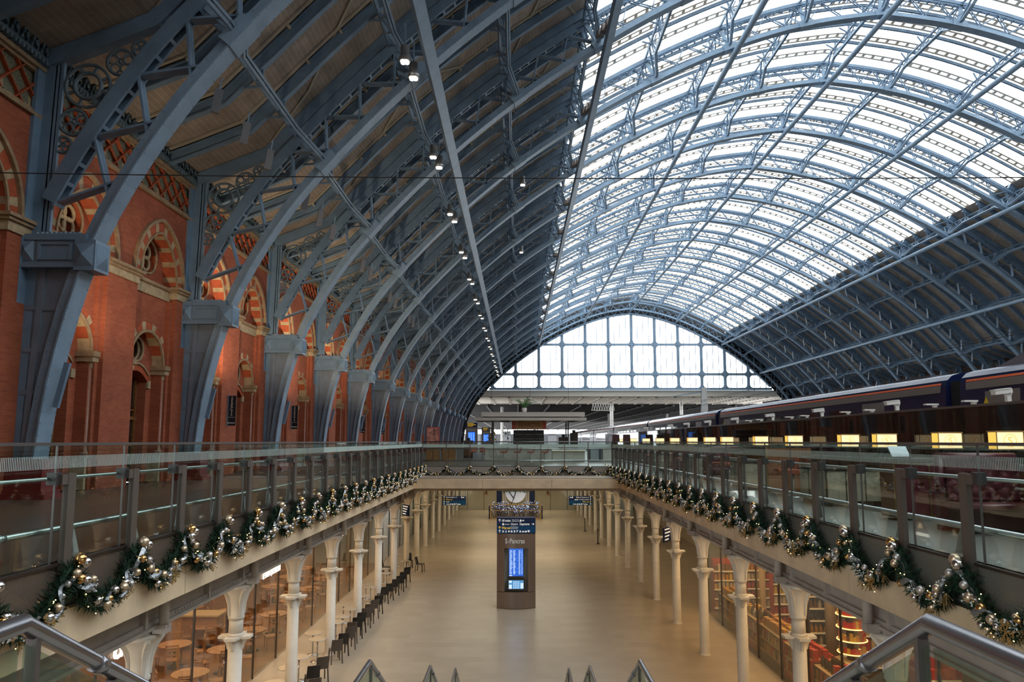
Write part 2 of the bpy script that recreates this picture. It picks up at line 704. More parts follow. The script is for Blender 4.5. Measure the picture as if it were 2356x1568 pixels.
# cream wind ties under the boarding
mb = MB()
for i0, i1 in ((2, 16), (16, GL0 - 1), (len(ROOF) - 17, len(ROOF) - 3), (GL1 + 1, len(ROOF) - 17)):
    cnt = 10
    for up in (0, 1):
        pr = None
        for k in range(cnt + 1):
            f = i0 + (i1 - i0) * k / cnt
            a = int(min(max(f, 0), len(ROOF) - 2))
            p = ROOF[a].lerp(ROOF[a + 1], f - a)
            t, nm = rooframe(a)
            p = p - nm * 0.06
            y = Y0 - BAY + (k / cnt if up else 1 - k / cnt) * BAY
            q = Vector((p.x, y, p.y))
            if pr is not None:
                mb.bar(pr, q, 0.11, 0.03, (nm.x, 0, nm.y))
            pr = q
array(struct('trim_3', mb, CREAMIRON), 16, BAY)

# ------------------------------------------------------------------ main ribs
SCOL = s_at_d(-35.4)       # arc length at the collar


def make_rib():
    t = thing('arch_rib', 'nearest great blue iron arch rib springing from the brick wall', 'roof rib', (-12.0, Y0, 0), 0, 'great iron arch ribs')
    y = Y0
    m = MB()
    m.sweep(arcpath(0.2, STOT - 0.2, 0.18, y, 110), [(-.29, -.18), (.29, -.18), (.29, -.13), (.17, -.13), (.17, .17), (-.17, .17), (-.17, -.13), (-.29, -.13)])
    # rivet plates at the panel points
    m.build('inner_chord', STEEL_D, t)
    m = MB()
    k = 0
    s = 1.0
    while s < 34:
        pp, tg, nm = arc(s, 0.0)
        for yo in (-.25, .25):
            cpt = Vector((XC + pp.x, y + yo, pp.y))
            a_, b_ = Vector((tg.x, 0, tg.y)) * .022, Vector((0, .022, 0))
            m.add([cpt - a_ - b_, cpt + a_ - b_, cpt + a_ + b_, cpt - a_ + b_, cpt - Vector((nm.x, 0, nm.y)) * .018], [(0, 1, 4), (1, 2, 4), (2, 3, 4), (3, 0, 4)])
        pp, tg, nm = arc(s, 0.28)
        cpt = Vector((XC + pp.x, y - .17, pp.y))
        a_, b_ = Vector((tg.x, 0, tg.y)) * .022, Vector((nm.x, 0, nm.y)) * .022
        m.add([cpt - a_ - b_, cpt + a_ - b_, cpt + a_ + b_, cpt - a_ + b_, cpt - Vector((0, .018, 0))], [(0, 1, 4), (1, 2, 4), (2, 3, 4), (3, 0, 4)])
        s += .3
    tag(m.build('rivets', STEEL, t), kind='stuff')
    m = MB()
    so = SCOL + 0.55
    for yo in (-.16, .16):
        sg0 = s_at_d(-20.4)
        m.sweep(arcpath(so, sg0, 1.62, y + yo, 30), rect(0.09, 0.40))
        m.sweep(arcpath(sg0, STOT - sg0, 1.66, y + yo, 50), rect(0.09, 0.22))
        m.sweep(arcpath(STOT - sg0, STOT - so, 1.62, y + yo, 30), rect(0.09, 0.40))
    n = int((STOT - 2 * so) / 0.55)
    for i in range(n + 1):
        s = so + (STOT - 2 * so) * i / n
        p, tg, nm = arc(s, 1.44)
        m.bar((XC + p.x, y - .2, p.y), (XC + p.x, y + .2, p.y), 0.10, 0.05, (nm.x, 0, nm.y))
    m.build('outer_chord', STEEL, t)
    m = MB()
    nb = 46
    L = (STOT - 2 * so) / nb
    for i in range(nb + 1):
        s = so + L * i
        for sg in (-1, 1):
            e = s + sg * L * 0.62
            if not (SCOL + 0.2 < e < STOT - SCOL - 0.2):
                continue
            glz = abs(arc(s)[0].x) < 20.4
            for yo in (-.09, .09):
                m.bar(apt(s, 1.5, y + yo), apt(e, 0.3, y + yo), 0.05 if glz else 0.06, 0.07 if glz else 0.13, (0, 1, 0))
            if not glz:
                m.bar(apt(s, 1.5, y), apt(e, 0.3, y), 0.05, 0.20, (0, 1, 0))
    m.build('lattice_bracing', STEEL, t)
    zt = 6.95
    for mir in (0, 1):
        # haunch plate between the inner chord and the wall stanchion
        m = MB()
        out = []
        for i in range(13):
            p = arc(0.95 + (SCOL - 0.95) * i / 12, 0.2)[0]
            out.append((XC + p.x, p.y))
        poly = out + [(-12.75, 6.3), (-12.9, 0.95)]
        m.extrude(poly, lambda u, v, h: (u, y + h, v), -.03, .03)
        for z in (2.6, 3.7, 4.8):
            xi = min(out, key=lambda p: abs(p[1] - z))[0]
            m.box(-12.75, xi, y - .055, y + .055, z, z + .16)
            m.box(-12.75, xi, y - .07, y + .07, z + .03, z + .13)
        # inner stiffener leaning along the chord
        m.bar((-12.55, y, 1.0), (-12.35, y, 6.2), .16, .16, (0, 1, 0))
        (m.mirror_x(XC) if mir else m).build('haunch_plate', mat('blue_grey_web_plate', (0.17, 0.21, 0.27), 0.45, 0, 0.12, 2), t)
        m = MB()
        for yo in (-.2, .2):
            m.bar((-12.93, y + yo, .9), (-12.72, y + yo, 11.6), .10, .30, (0, 1, 0))
        m.bar((-12.85, y, .9), (-12.68, y, 11.6), .40, .10, (0, 1, 0))
        for dx in (0, .14, .26):
            m.bar((-12.55 + dx * .8, y, 6.9), (-12.46 + dx * .8, y, 11.6), .16 - dx * .2, .09, (0, 1, 0))
        (m.mirror_x(XC) if mir else m).build('wall_stanchion', STEEL, t)
        # collar with raised pyramids
        m = MB()
        m.box(-12.85, -11.25, y - .27, y + .27, 5.95, 6.72)
        m.box(-12.9, -11.15, y - .32, y + .32, 6.62, 6.78)
        m.box(-12.9, -11.2, y - .32, y + .32, 5.9, 6.02)
        m.box(-11.42, -10.88, y - .33, y + .33, 5.82, 6.62)
        for zc, xa, xb in ((6.22, -11.40, -10.92), (6.36, -12.85, -12.5)):
            yy = y - .335 if xa > -12 else y - .275
            w, h, xm = (xb - xa) / 2, .3, (xa + xb) / 2
            m.add([(xm - w, yy, zc - h), (xm + w, yy, zc - h), (xm + w, yy, zc + h), (xm - w, yy, zc + h), (xm, yy - .13, zc)],
                  [(0, 1, 4), (1, 2, 4), (2, 3, 4), (3, 0, 4)])
        xx = -10.875
        m.add([(xx, y - .27, 5.9), (xx, y + .27, 5.9), (xx, y + .27, 6.54), (xx, y - .27, 6.54), (xx + .13, y, 6.22)],
              [(0, 1, 4), (1, 2, 4), (2, 3, 4), (3, 0, 4)])
        # sunk panel frame
        for a, b, c, d in ((-12.32, -11.58, 6.5, 6.56), (-12.32, -11.58, 6.1, 6.16), (-12.4, -12.32, 6.1, 6.56), (-11.58, -11.5, 6.1, 6.56)):
            m.box(a, b, y - .31, y - .25, c, d)
        for i in range(10):
            m.box(-12.5 + i * .12, -12.44 + i * .12, y - .3, y + .3, 6.78, 6.84)
        (m.mirror_x(XC) if mir else m).build('collar', STEEL, t)
        # red painted foot
        m = MB()
        m.box(-13.0, -11.85, y - .33, y + .33, .14, 1.0)
        m.box(-13.05, -11.7, y - .42, y + .42, 0, .14)
        m.box(-13.0, -11.8, y - .37, y + .37, .14, .22)
        (m.mirror_x(XC) if mir else m).build('plinth', mat('oxide_red_paint', (0.20, 0.02, 0.02), 0.35), t)
        # ring tracery of the spandrel
        m = MB()
        N = (0, 1, 0)
        for (x, z, R) in ((-11.56, 10.95, .60), (-11.88, 9.93, .36), (-10.72, 11.62, .36), (-12.12, 9.30, .22), (-10.2, 12.02, .22)):
            m.torus((x, y, z), N, R, .045, 24, 6)
            if R > .5:
                m.torus((x, y, z), N, .36, .055, 20, 6)
                for i in range(8):
                    a = i * PI / 4 + .4
                    m.bar((x + .38 * math.cos(a), y, z + .38 * math.sin(a)), (x + .6 * math.cos(a), y, z + .6 * math.sin(a)), .07, .05, (0, 1, 0))
            else:
                q = R * .34
                for i in range(5):
                    a = i * 2 * PI / 5 + .3
                    m.torus((x + R * .6 * math.cos(a), y, z + R * .6 * math.sin(a)), N, q, .028, 10, 5)
                m.sphere((x, y, z), R * .18, 8, 5)
        m.bar((-12.42, y, 11.62), (-9.0, y, 13.02), .12, .16, (0, 1, 0))
        (m.mirror_x(XC) if mir else m).build('spandrel_tracery', mat('blue_cast_tracery', (0.13, 0.18, 0.22), 0.45), t)
        # uplighter fixed to the flange
        m = MB()
        m.bar((-11.80, y - .05, 2.3), (-11.56, y - .05, 3.45), .14, .10, (0, 1, 0))
        (m.mirror_x(XC) if mir else m).build('uplighter_housing', STEEL, t)
        # knee plates with rivets where purlins meet the chord
    for d in PURL:
        m = MB()
        s = s_at_d(d)
        m.sweep(arcpath(s - .45, s + .45, .18, y, 4), rect(.62, .42))
        m.bar(apt(s, .2, y), apt(s, 1.7, y), .22, .14, (0, 1, 0))
        m.build('gusset_plate', STEEL_D, t)
    return t


PURL = [-31.8, -28.3, -24.2, -19.9, -15.1, -10.2, -5.1, 0, 5.1, 10.2, 15.1, 19.9, 24.2, 28.3, 31.8]
rib = make_rib()
for k in range(1, 16):
    dup(rib, (-12.0, RY[k], 0), nth(k) + ' great blue arch rib from the camera along the brick wall' if k < 15 else 'farthest great blue arch rib, standing against the gable window')

# uplights in the flange housings
for k in range(0, 9):
    d = bpy.data.lights.new('uplighter_lamp', 'SPOT')
    d.energy = {0: 700, 1: 1700, 2: 1900, 3: 1500}.get(k, 600)
    d.color = (1.0, 0.80, 0.56)
    d.spot_size = 1.7
    d.spot_blend = .8
    d.shadow_soft_size = .12
    o = bpy.data.objects.new('uplighter_lamp', d)
    COL.objects.link(o)
    o.location = (-11.25, RY[k] + .4, 3.6)
    o.rotation_euler = Vector((-.2, 2.4, 2.5)).to_track_quat('-Z', 'Y').to_euler()

# ------------------------------------------------------------------ intermediate curved beams, three between main ribs, one over each
IBEAM = [(-.09, -.2), (.09, -.2), (.09, -.16), (.035, -.16), (.035, .16), (.09, .16), (.09, .2), (-.09, .2), (-.09, .16), (-.035, .16), (-.035, -.16), (-.09, -.16)]
IBEAM = [(u * 1.25, v) for u, v in IBEAM]


def make_inter():
    t = thing('curved_roof_beam', 'curved blue roof beam', 'roof beam', (-12.0, Y0, 11.5), 0, 'curved roof beams between the great ribs')
    m = MB()
    m.sweep(roofpath(0, GL0, -.27, Y0), IBEAM)
    m.sweep(roofpath(GL1, len(ROOF) - 1, -.27, Y0), IBEAM)
    m.sweep(roofpath(GL0, GL1, -.12, Y0), rect(.16, .2))
    m.build('beam', STEEL, t)
    m = MB()
    for yo in (-.27, .27):
        m.sweep(roofpath(0, GL0, -.05, Y0 + yo), rect(.10, .07))
        m.sweep(roofpath(GL1, len(ROOF) - 1, -.05, Y0 + yo), rect(.10, .07))
    for i in range(2, GL0, 2):
        t_, nm = rooframe(i)
        p = ROOF[i] - nm * .12
        m.bar((p.x, Y0 - .28, p.y), (p.x, Y0 - .10, p.y), .09, .14, (nm.x, 0, nm.y))
    m.build('boarding_fillet', CREAMIRON, t)
    return t


ib = make_inter()
first = True
for k in range(-1, 15):
    for j in (1, 2, 3):
        y = Y0 + k * BAY + j * SUB
        if k < 0:
            lab = ORD[j - 1] + ' curved blue roof beam in the bay before the nearest great rib'
        elif k == 14:
            lab = ORD[j - 1] + ' curved blue roof beam in the last bay before the gable window'
        else:
            lab = '%s curved blue roof beam between the %s and %s great ribs' % (ORD[j - 1], nth(k), nth(k + 1))
        if first:
            ib.location = (-12.0, y, 11.5)
            ib['label'] = lab
            first = False
        else:
            dup(ib, (-12.0, y, 11.5), lab)
# the same beam section follows the roof above each main rib
m = MB()
m.sweep(roofpath(0, GL0, -.25, Y0), rect(.3, .44))
m.sweep(roofpath(GL1, len(ROOF) - 1, -.25, Y0), rect(.3, .44))
array(struct('trim_4', m, STEEL), 16, BAY)

# ------------------------------------------------------------------ trussed purlins and long tubes
PNAME = {0: 'lowest', 1: 'second lowest', 2: 'third lowest', 3: 'glazing edge'}


def make_purlin(d, label):
    s = s_at_d(d)
    b0 = apt(s, .2, Y0)
    t = thing('trussed_purlin', label, 'roof truss', (b0.x, Y0 - BAY, b0.z), 0, 'trussed purlins along the roof')
    p, tg, nm = arc(s)
    nv = Vector((nm.x, 0, nm.y))
    tv = Vector((tg.x, 0, tg.y))
    y = Y0 - BAY
    lo, hi = .25, 1.05
    prof = [(0, lo), (.55, lo + .05), (2.0, hi), (6.98, hi), (8.43, lo + .05), (8.98, lo)]
    m = MB()
    for a, b in zip(prof, prof[1:]):
        for off in (-.06, .06):
            m.bar(apt(s, a[1], y + a[0]) + tv * off, apt(s, b[1], y + b[0]) + tv * off, .075, .13, nv)
    array(m.build('bottom_chord', STEEL_D, t), 16, BAY)
    m = MB()
    top = 1.75
    m.bar(apt(s, top, y), apt(s, top, y + BAY), .12, .12, nv)
    for k in range(1, 4):
        yy = y + k * SUB
        m.bar(apt(s, hi, yy), apt(s, 2.1, yy), .12, .10, (0, 1, 0))
        m.bar(apt(s, hi, yy - .5), apt(s, 2.0, yy), .06, .06, nv)
        m.bar(apt(s, hi, yy + .5), apt(s, 2.0, yy), .06, .06, nv)
        # curved brackets that catch the beams
        for sg in (-1, 1):
            m.bar(apt(s, 1.5, yy), apt(s + sg * .5, 2.0, yy), .08, .08, (0, 1, 0))
    for a, b in ((.2, 1.1), (1.1, 2.0), (2.0, 3.1), (3.4, 4.49), (4.49, 5.6), (5.8, 6.98), (6.98, 7.9), (7.9, 8.78)):
        za = top if (a in (.2, 2.0, 4.49, 6.98)) else hi
        m.bar(apt(s, top if int(a * 2) % 2 == 0 else hi, y + a), apt(s, hi if int(a * 2) % 2 == 0 else top, y + b), .06, .07, tv)
    # struts down to the main rib's inner chord
    for a, b in ((.1, 1.6), (8.88, 7.4)):
        m.bar(apt(s, .35, y + a), apt(s, top, y + b), .10, .12, tv)
    array(m.build('web_struts', STEEL, t), 16, BAY)
    return t


for i, d in enumerate(PURL):
    if d == 0:
        lab = 'trussed blue purlin running along the crown of the roof'
    elif abs(d) > 19:
        lab = '%s trussed blue purlin under the boarded %s slope of the roof' % ({31.8: 'lowest', 28.3: 'second lowest', 24.2: 'third lowest', 19.9: 'topmost'}[abs(d)], 'left' if d < 0 else 'right')
    else:
        lab = '%s trussed blue purlin from the crown, under the glass on the %s' % ({5.1: 'first', 10.2: 'second', 15.1: 'third'}[abs(d)], 'left' if d < 0 else 'right')
    make_purlin(d, lab)

TUBES = [-28.0, -19.9, -10.1, 0, 10.1, 19.9, 28.0]
TL = ['long straight blue-grey rail hung lowest under the left boarded slope', 'long straight rail under the left edge of the glazing',
      'long straight rail under the glazing, left of the crown', 'long straight rail under the crown of the roof',
      'long straight rail under the glazing, right of the crown', 'long straight pale rail under the right edge of the glazing',
      'long straight pale rail hung lowest under the right boarded slope']
for d, lab in zip(TUBES, TL):
    s = s_at_d(d)
    q = apt(s, -.45, 5)
    t = thing('roof_rail', lab, 'rail', (q.x, 5, q.z), 0, 'long straight rails hung below the ribs')
    p, tg, nm = arc(s)
    m = MB()
    if d < -15:
        m.bar(apt(s, -.45, 5), apt(s, -.45, YEND), .46, .20, (nm.x, 0, nm.y))
        m.bar(apt(s, -.30, 5), apt(s, -.30, YEND), .30, .12, (nm.x, 0, nm.y))
    else:
        m.tube([apt(s, -.42, 5 + (YEND - 5) * i / 8) for i in range(9)], .20, 14)
    m.build('rail', STEEL_D, t)
    m = MB()
    m.bar(apt(s, -.35, Y0), apt(s, .1, Y0), .14, .05, (0, 1, 0))
    array(m.build('hanger', STEEL, t), 16, BAY)

# ------------------------------------------------------------------ left brick wall, one module every half bay
MOD = BAY / 2
NM = 36
YW = Y0 - 4 * MOD
XP, XN, XB = -12.80, -13.08, -13.45
c = YW + MOD / 2
y_a, y_b = YW - .87, YW + MOD - .87
A0, A1 = YW + .87, YW + MOD - .87     # niche jambs


def fx(x):
    return lambda u, v: (x, u, v)


def circ(cu, cv, r, n=20, a0=0, a1=2 * PI, end=False):
    k = n + 1 if end else n
    return [(cu + r * math.cos(a0 + (a1 - a0) * i / n), cv + r * math.sin(a0 + (a1 - a0) * i / n)) for i in range(k)]


def pointed(cu, z0, a, r, n=10, grow=0.0):
    """pointed arch points from right springing over the apex to the left one"""
    e = r - a
    rr = r + grow
    t1 = math.acos(e / rr)
    R = [(cu - e + rr * math.cos(t1 * i / n), z0 + rr * math.sin(t1 * i / n)) for i in range(n + 1)]
    Lf = [(2 * cu - u, v) for u, v in R[::-1]]
    return R + Lf[1:]


def ring(m, inner, outer, x0, x1, groups, alt=(0, 1)):
    """wedges between two point rows, colour changes every `groups` segments"""
    for i in range(len(inner) - 1):
        mi = alt[(i // groups) % 2]
        a, b, p, q = inner[i], inner[i + 1], outer[i], outer[i + 1]
        m.add([(x1, *a), (x1, *b), (x1, *q), (x1, *p), (x0, *a), (x0, *b), (x0, *q), (x0, *p)],
              [(0, 1, 2, 3), (0, 4, 5, 1), (3, 2, 6, 7)], mi)


m = MB()   # materials: 0 brick, 1 cream, 2 red voussoir, 3 brown stone, 4 mosaic
m.box(-13.6, XP, YW - .87, YW + .87, 0, 6.72)
for sg in (-1, 1):
    y = YW + sg * .95
    m.box(-13.6, -12.95, y - .09, y + .09, 0, 6.6)
# niche front with round headed opening
OH = 1.12
sp = 4.18
arcpts = circ(c, sp, OH, 18, 0, PI, True)
outl = [(A0, 0), (c - OH, 0)] + arcpts[::-1] + [(c + OH, 0), (A1, 0), (A1, 6.9), (A0, 6.9)]
m.poly(outl, fx(XN))
ring(m, circ(c, sp, OH, 18, 0, PI, True), circ(c, sp, OH + .30, 18, 0, PI, True), XN, XN + .012, 1, (2, 2))
for i in range(0, 18, 3):
    a0, a1 = PI * (i + .8) / 18, PI * (i + 1.9) / 18
    ring(m, circ(c, sp, OH + .06, 2, a0, a1, True), circ(c, sp, OH + .34, 2, a0, a1, True), XN, XN + .016, 9, (1, 1))
ring(m, circ(c, sp, OH - .02, 18, 0, PI, True), circ(c, sp, OH + .07, 18, 0, PI, True), XN, XN + .07, 99, (3, 3))
for i in range(18):   # soffit in stripes
    a, b = arcpts[i], arcpts[i + 1]
    m.add([(XN, *a), (XN, *b), (XB, *b), (XB, *a)], [(0, 1, 2, 3)], 1 if (i // 2) % 2 == 0 else 2)
for sg in (-1, 1):
    y = c + sg * OH
    m.add([(XN, y, 0), (XN, y, sp), (XB, y, sp), (XB, y, 0)], [(0, 1, 2, 3)])
# tympanum with roundel and segmental headed window opening
WH = .78
seg = []
for i in range(9):
    u = -WH + 2 * WH * i / 8
    seg.append((c + u, 3.92 - .36 * (u / WH) ** 2))
outl = [(c - OH, 0), (c - WH, 0)] + seg + [(c + WH, 0), (c + OH, 0)] + arcpts
m.poly(outl, fx(XB), [circ(c, 4.68, .42, 20)])
so = [(u + (u - c) * .22, v + .24) for u, v in seg]
ring(m, seg, so, XB, XB + .05, 99, (2, 2))
ring(m, [(u, v + .22) for u, v in seg], [(u + (u - c) * .03, v + .30) for u, v in seg], XB, XB + .1, 99, (3, 3))
for sg in (-1, 1):
    m.box(XB, XB + .07, c + sg * WH - (.0 if sg > 0 else .2), c + sg * WH + (.2 if sg > 0 else 0), 3.35, 3.62, 1)
# reveals of window and roundel
for sg in (-1, 1):
    y = c + sg * WH
    m.add([(XB, y, 0), (XB, y, 3.56), (-13.9, y, 3.56), (-13.9, y, 0)], [(0, 1, 2, 3)])
for i in range(8):
    a, b = seg[i], seg[i + 1]
    m.add([(XB, *a), (XB, *b), (-13.9, *b), (-13.9, *a)], [(0, 1, 2, 3)], 2)
r0 = circ(c, 4.68, .42, 20)
for i in range(20):
    a, b = r0[i], r0[(i + 1) % 20]
    m.add([(XB, *a), (XB, *b), (-13.75, *b), (-13.75, *a)], [(0, 1, 2, 3)], 3, True)
m.torus((XB + .01, c, 4.68), (1, 0, 0), .42, .05, 22, 6, 3)
m.torus((XB - .12, c, 4.68), (1, 0, 0), .36, .05, 22, 6, 3)
# colonnettes with capitals and bases
for sg in (-1, 1):
    y = c + sg * (OH + .14)
    m.box(-13.5, -12.93, y - .2, y + .2, 3.86, 4.02, 1)
    m.box(-13.5, -12.88, y - .26, y + .26, 4.02, 4.18, 3)
    m.box(-13.5, -13.0, y - .17, y + .17, 0, .95, 1)
    m.box(-13.5, -12.95, y - .2, y + .2, .95, 1.02, 3)
# stone string course
m.box(-13.6, XP + .05, YW - .92, YW + .92, 6.72, 6.98, 1)
m.box(-13.6, XP + .12, YW - .99, YW + .99, 6.98, 7.07, 3)
m.box(-13.6, XP + .18, YW - 1.05, YW + 1.05, 7.07, 7.16, 3)
m.box(-13.6, XN + .05, A0, A1, 6.62, 7.0, 1)
m.box(-13.6, XN + .14, A0, A1, 7.0, 7.1, 3)
# upper storey with the big pointed recess
aw, ar, zs = 1.28, 1.78, 7.16
pin = pointed(c, zs, aw, ar, 12)
pout = pointed(c, zs, aw, ar, 12, .40)
outl = [(y_a, zs), (c - aw, zs)] + pin[::-1][1:-1] + [(c + aw, zs), (y_b, zs), (y_b, 10.1), (y_a, 10.1)]
m.poly(outl, fx(XP))
for i in range(len(pin) - 1):
    ring(m, pin[i:i + 2], pout[i:i + 2], XP, XP + .015, 1, (1, 1) if i % 3 == 1 else (2, 2))
ring(m, pointed(c, zs, aw, ar, 12, .40), pointed(c, zs, aw, ar, 12, .51), XP, XP + .12, 99, (3, 3))
ring(m, pointed(c, zs, aw, ar, 12, -.02), pointed(c, zs, aw, ar, 12, .05), XP, XP + .06, 99, (3, 3))
for i in range(len(pin) - 1):
    a, b = pin[i], pin[i + 1]
    m.add([(XP, *a), (XP, *b), (-13.25, *b), (-13.25, *a)], [(0, 1, 2, 3)], 1 if i % 3 == 1 else 2)
R0 = circ(c, 8.02, .60, 24)
m.poly([(c - aw, 6.9), (c + aw, 6.9)] + pin, fx(-13.25), [R0])
for i in range(24):
    a, b = R0[i], R0[(i + 1) % 24]
    m.add([(-13.25, *a), (-13.25, *b), (-13.7, *b), (-13.7, *a)], [(0, 1, 2, 3)], 2, True)
m.torus((-13.24, c, 8.02), (1, 0, 0), .61, .045, 24, 6, 3)
for i in range(4):
    a = PI / 4 + i * PI / 2
    m.torus((-13.42, c + .29 * math.cos(a), 8.02 + .29 * math.sin(a)), (1, 0, 0), .24, .06, 14, 6, 1)
m.poly(circ(c, 8.02, .62, 20), fx(-13.7), (), 4)
# frieze of crossed bands, mouldings above and below
m.box(-13.6, XP - .06, y_a, y_b, 10.1, 11.3, 4)
m.box(-13.6, XP + .10, y_a, y_b, 9.98, 10.08, 3)
m.box(-13.6, XP + .05, y_a, y_b, 10.08, 10.16, 3)
m.box(-13.6, XP + .06, y_a, y_b, 11.18, 11.28, 3)
m.box(-13.6, XP + .14, y_a, y_b, 11.28, 11.40, 3)
for k in range(6):
    yy = y_a + (k + .5) * MOD / 6
    for sg in (-1, 1):
        m.bar((XP - .05, yy - sg * .53, 10.14), (XP - .05, yy + sg * .53, 11.2), .04, .2, (1, 0, 0), 2)
for k in range(12):
    yy = y_a + (k + .5) * MOD / 12
    m.box(XP - .06, XP - .05, yy - .1, yy + .1, 10.2, 10.45, 1 if k % 3 == 1 else 4)
wl = struct('wall_left', m, [BRICK, CREAM, REDST, BROWNST, MOSAIC])
array(wl, NM, MOD)
# blue ornamental gutter on top of the wall
m = MB()
m.box(-13.5, XP + .22, y_a, y_b, 11.52, 11.62)
for k in range(30):
    yy = y_a + k * MOD / 30
    m.box(-13.0, XP + .26, yy, yy + .08, 11.42, 11.53)
for k in range(12):
    yy = y_a + (k + .5) * MOD / 12
    m.torus((XP + .24, yy, 11.80), (1, .25, 0), .135, .035, 12, 5, 0, -2.2, 2.6)
    m.torus((XP + .26, yy + .03, 11.79), (1, .25, 0), .06, .03, 8, 5)
    m.bar((XP + .22, yy - .16, 11.62), (XP + .22, yy - .02, 12.0), .05, .05, (1, 0, 0))
m.box(-13.5, XP + .16, y_a, y_b, 11.62, 11.86)
array(struct('trim_5', m, mat('blue_cast_gutter', (0.13, 0.19, 0.235), 0.5)), NM, MOD)
# pink shafts
m = MB()
for sg in (-1, 1):
    y = c + sg * (OH + .14)
    m.lathe([(.16, 1.02), (.16, 1.08), (.125, 1.16), (.105, 1.25), (.105, 3.68)], (-13.12, y, 0), 14)
array(struct('trim_6', m, PINKST), NM, MOD)
m = MB()
for sg in (-1, 1):
    y = c + sg * (OH + .14)
    m.lathe([(.105, 3.66), (.13, 3.69), (.11, 3.73), (.14, 3.82), (.2, 3.9)], (-13.12, y, 0), 14)
array(struct('trim_7', m, CREAM), NM, MOD)
# dark backing behind openings
m = MB()
m.box(-14.2, -13.95, YW - 1, YW + NM * MOD, 0, 12.0)
m.box(-13.9, -12.9, YW - 1, YW + NM * MOD, -1.1, -.02)
struct('wall_left_core', m, BLACKM)
# windows in the niches
for k in range(NM):
    yy = c + k * MOD
    if yy < 12:
        continue
    m = MB()
    m.box(-13.86, -13.84, yy - WH, yy + WH, 0.05, 3.95)
    m.poly(circ(yy, 4.68, .40, 16), fx(-13.72))
    w = struct('window_%d' % (k + 2), m, DARKGL)
    m = MB()
    for a in (-WH + .06, 0, WH - .06):
        m.box(-13.86, -13.76, yy + a - .05, yy + a + .05, 0, 3.7)
    for z in (1.3, 2.55):
        m.box(-13.86, -13.77, yy - WH, yy + WH, z - .03, z + .03)
    m.box(-13.86, -13.74, yy - WH, yy + WH, 2.2, 2.32)
    struct('window_frame', m, WOODFR, w)

# vertical black restaurant banners projecting from the piers
for i, (y, lab) in enumerate(((RY[1] + MOD, 'black vertical restaurant banner on the pier between second and third ribs'),
                              (RY[2] + MOD, 'black vertical restaurant banner on the pier between third and fourth ribs'),
                              (RY[4] + MOD, 'black vertical banner on the pier between fifth and sixth ribs'),
                              (RY[5] + MOD, 'small black vertical banner on the pier between sixth and seventh ribs'))):
    t = thing('banner_sign', lab, 'sign', (XP + .04, y - .6, 1.9), 0, 'vertical restaurant banners on the brick wall')
    ym = y - .15
    m = MB()
    m.box(XP + .03, XP + .37, ym - .03, ym + .03, 2.12, 3.44)
    m.build('panel', BLACKM, t)
    m = MB()
    m.box(XP - .02, XP + .05, ym - .05, ym + .05, 2.1, 3.46)
    m.build('bracket', STEEL, t)
    for j, ch in enumerate('SEARCYS'):
        text(ch, .16, (XP + .2, ym - .036, 3.29 - j * .122), FACE_CAM, WHITEL, t, .002, 'CENTER', name='letter')
    text('CHAMPAGNE BAR', .032, (XP + .2, ym - .036, 2.48), FACE_CAM, WHITEL, t, .002, 'CENTER')
    text('St Pancras', .075, (XP + .2, ym - .036, 2.22), FACE_CAM, WHITEL, t, .003, 'CENTER', bold=.004)

# ------------------------------------------------------------------ gable window at the far end
GY = YEND + 1.0
m = MB()
zb = 12.45
pts = []
gpts = [(x, z) for x, z in [(XC + arc(s, -.75)[0].x, arc(s, -.75)[0].y) for s in [i * STOT / 120 for i in range(121)]] if z > zb]
m.poly([(gpts[0][0], zb)] + gpts + [(gpts[-1][0], zb)], lambda u, v: (u, GY + .15, v))
gw = struct('window_1', m, glass('gable_glass', (0.95, 0.96, 0.96), 0.05))


def gtop(x):
    best = zb
    for (a, b), (e, f) in zip(gpts, gpts[1:]):
        if a <= x <= e and e > a:
            best = b + (f - b) * (x - a) / (e - a)
    return best


m = MB()
for k in range(-6, 7):
    x = XC + .35 + k * 5.02
    zt = gtop(x)
    if zt > zb + .2:
        m.box(x - .3, x + .3, GY - .12, GY + .2, zb, zt)
        m.box(x - .12, x + .12, GY - .3, GY + .2, zb, zt)
struct('mullion', m, STEEL_D, gw)
m = MB()
for z, h in ((22.2, .45), (15.75, .5), (12.6, .5)):
    xs = [p[0] for p in gpts if p[1] > z]
    m.box(min(xs) - .3, max(xs) + .3, GY - .2, GY + .2, z - h / 2, z + h / 2)
    for k in range(-6, 7):   # rounded corners of the lights
        x = XC + .35 + k * 5.02
        for sx in (-1, 1):
            for sz in (-1, 1):
                px, pz = x + sx * .3, z + sz * h / 2
                if gtop(px) < pz + .7 or (z < 13 and sz < 0):
                    continue
                m.add([(px, GY - .1, pz), (px + sx * .6, GY - .1, pz), (px + sx * .2, GY - .1, pz + sz * .2), (px, GY - .1, pz + sz * .6)],
                      [(0, 1, 2, 3)] if sx * sz < 0 else [(3, 2, 1, 0)])
struct('transom', m, STEEL_D, gw)
m = MB()
for k in range(-30, 31):
    x = XC + .35 + (k + .0) * 5.02 / 4
    if k % 4 == 0:
        continue
    zt = gtop(x)
    if zt > zb + .3:
        m.box(x - .055, x + .055, GY, GY + .12, zb, zt)
for z in (13.7, 14.8, 17.4, 19.0, 20.6, 24.0, 26.0):
    xs = [p[0] for p in gpts if p[1] > z]
    m.box(min(xs), max(xs), GY + .03, GY + .1, z - .025, z + .025)
struct('glazing_bar', m, STEEL, gw)
m = MB()
m.sweep([(Vector((p[0], GY, p[1])), Vector((0, 1, 0)), Vector((arc(0)[2].x, 0, 0)) * 0 + (Vector((XC - p[0], 0, 8 - p[1])).normalized() * -1)) for p in gpts], rect(.5, .35))
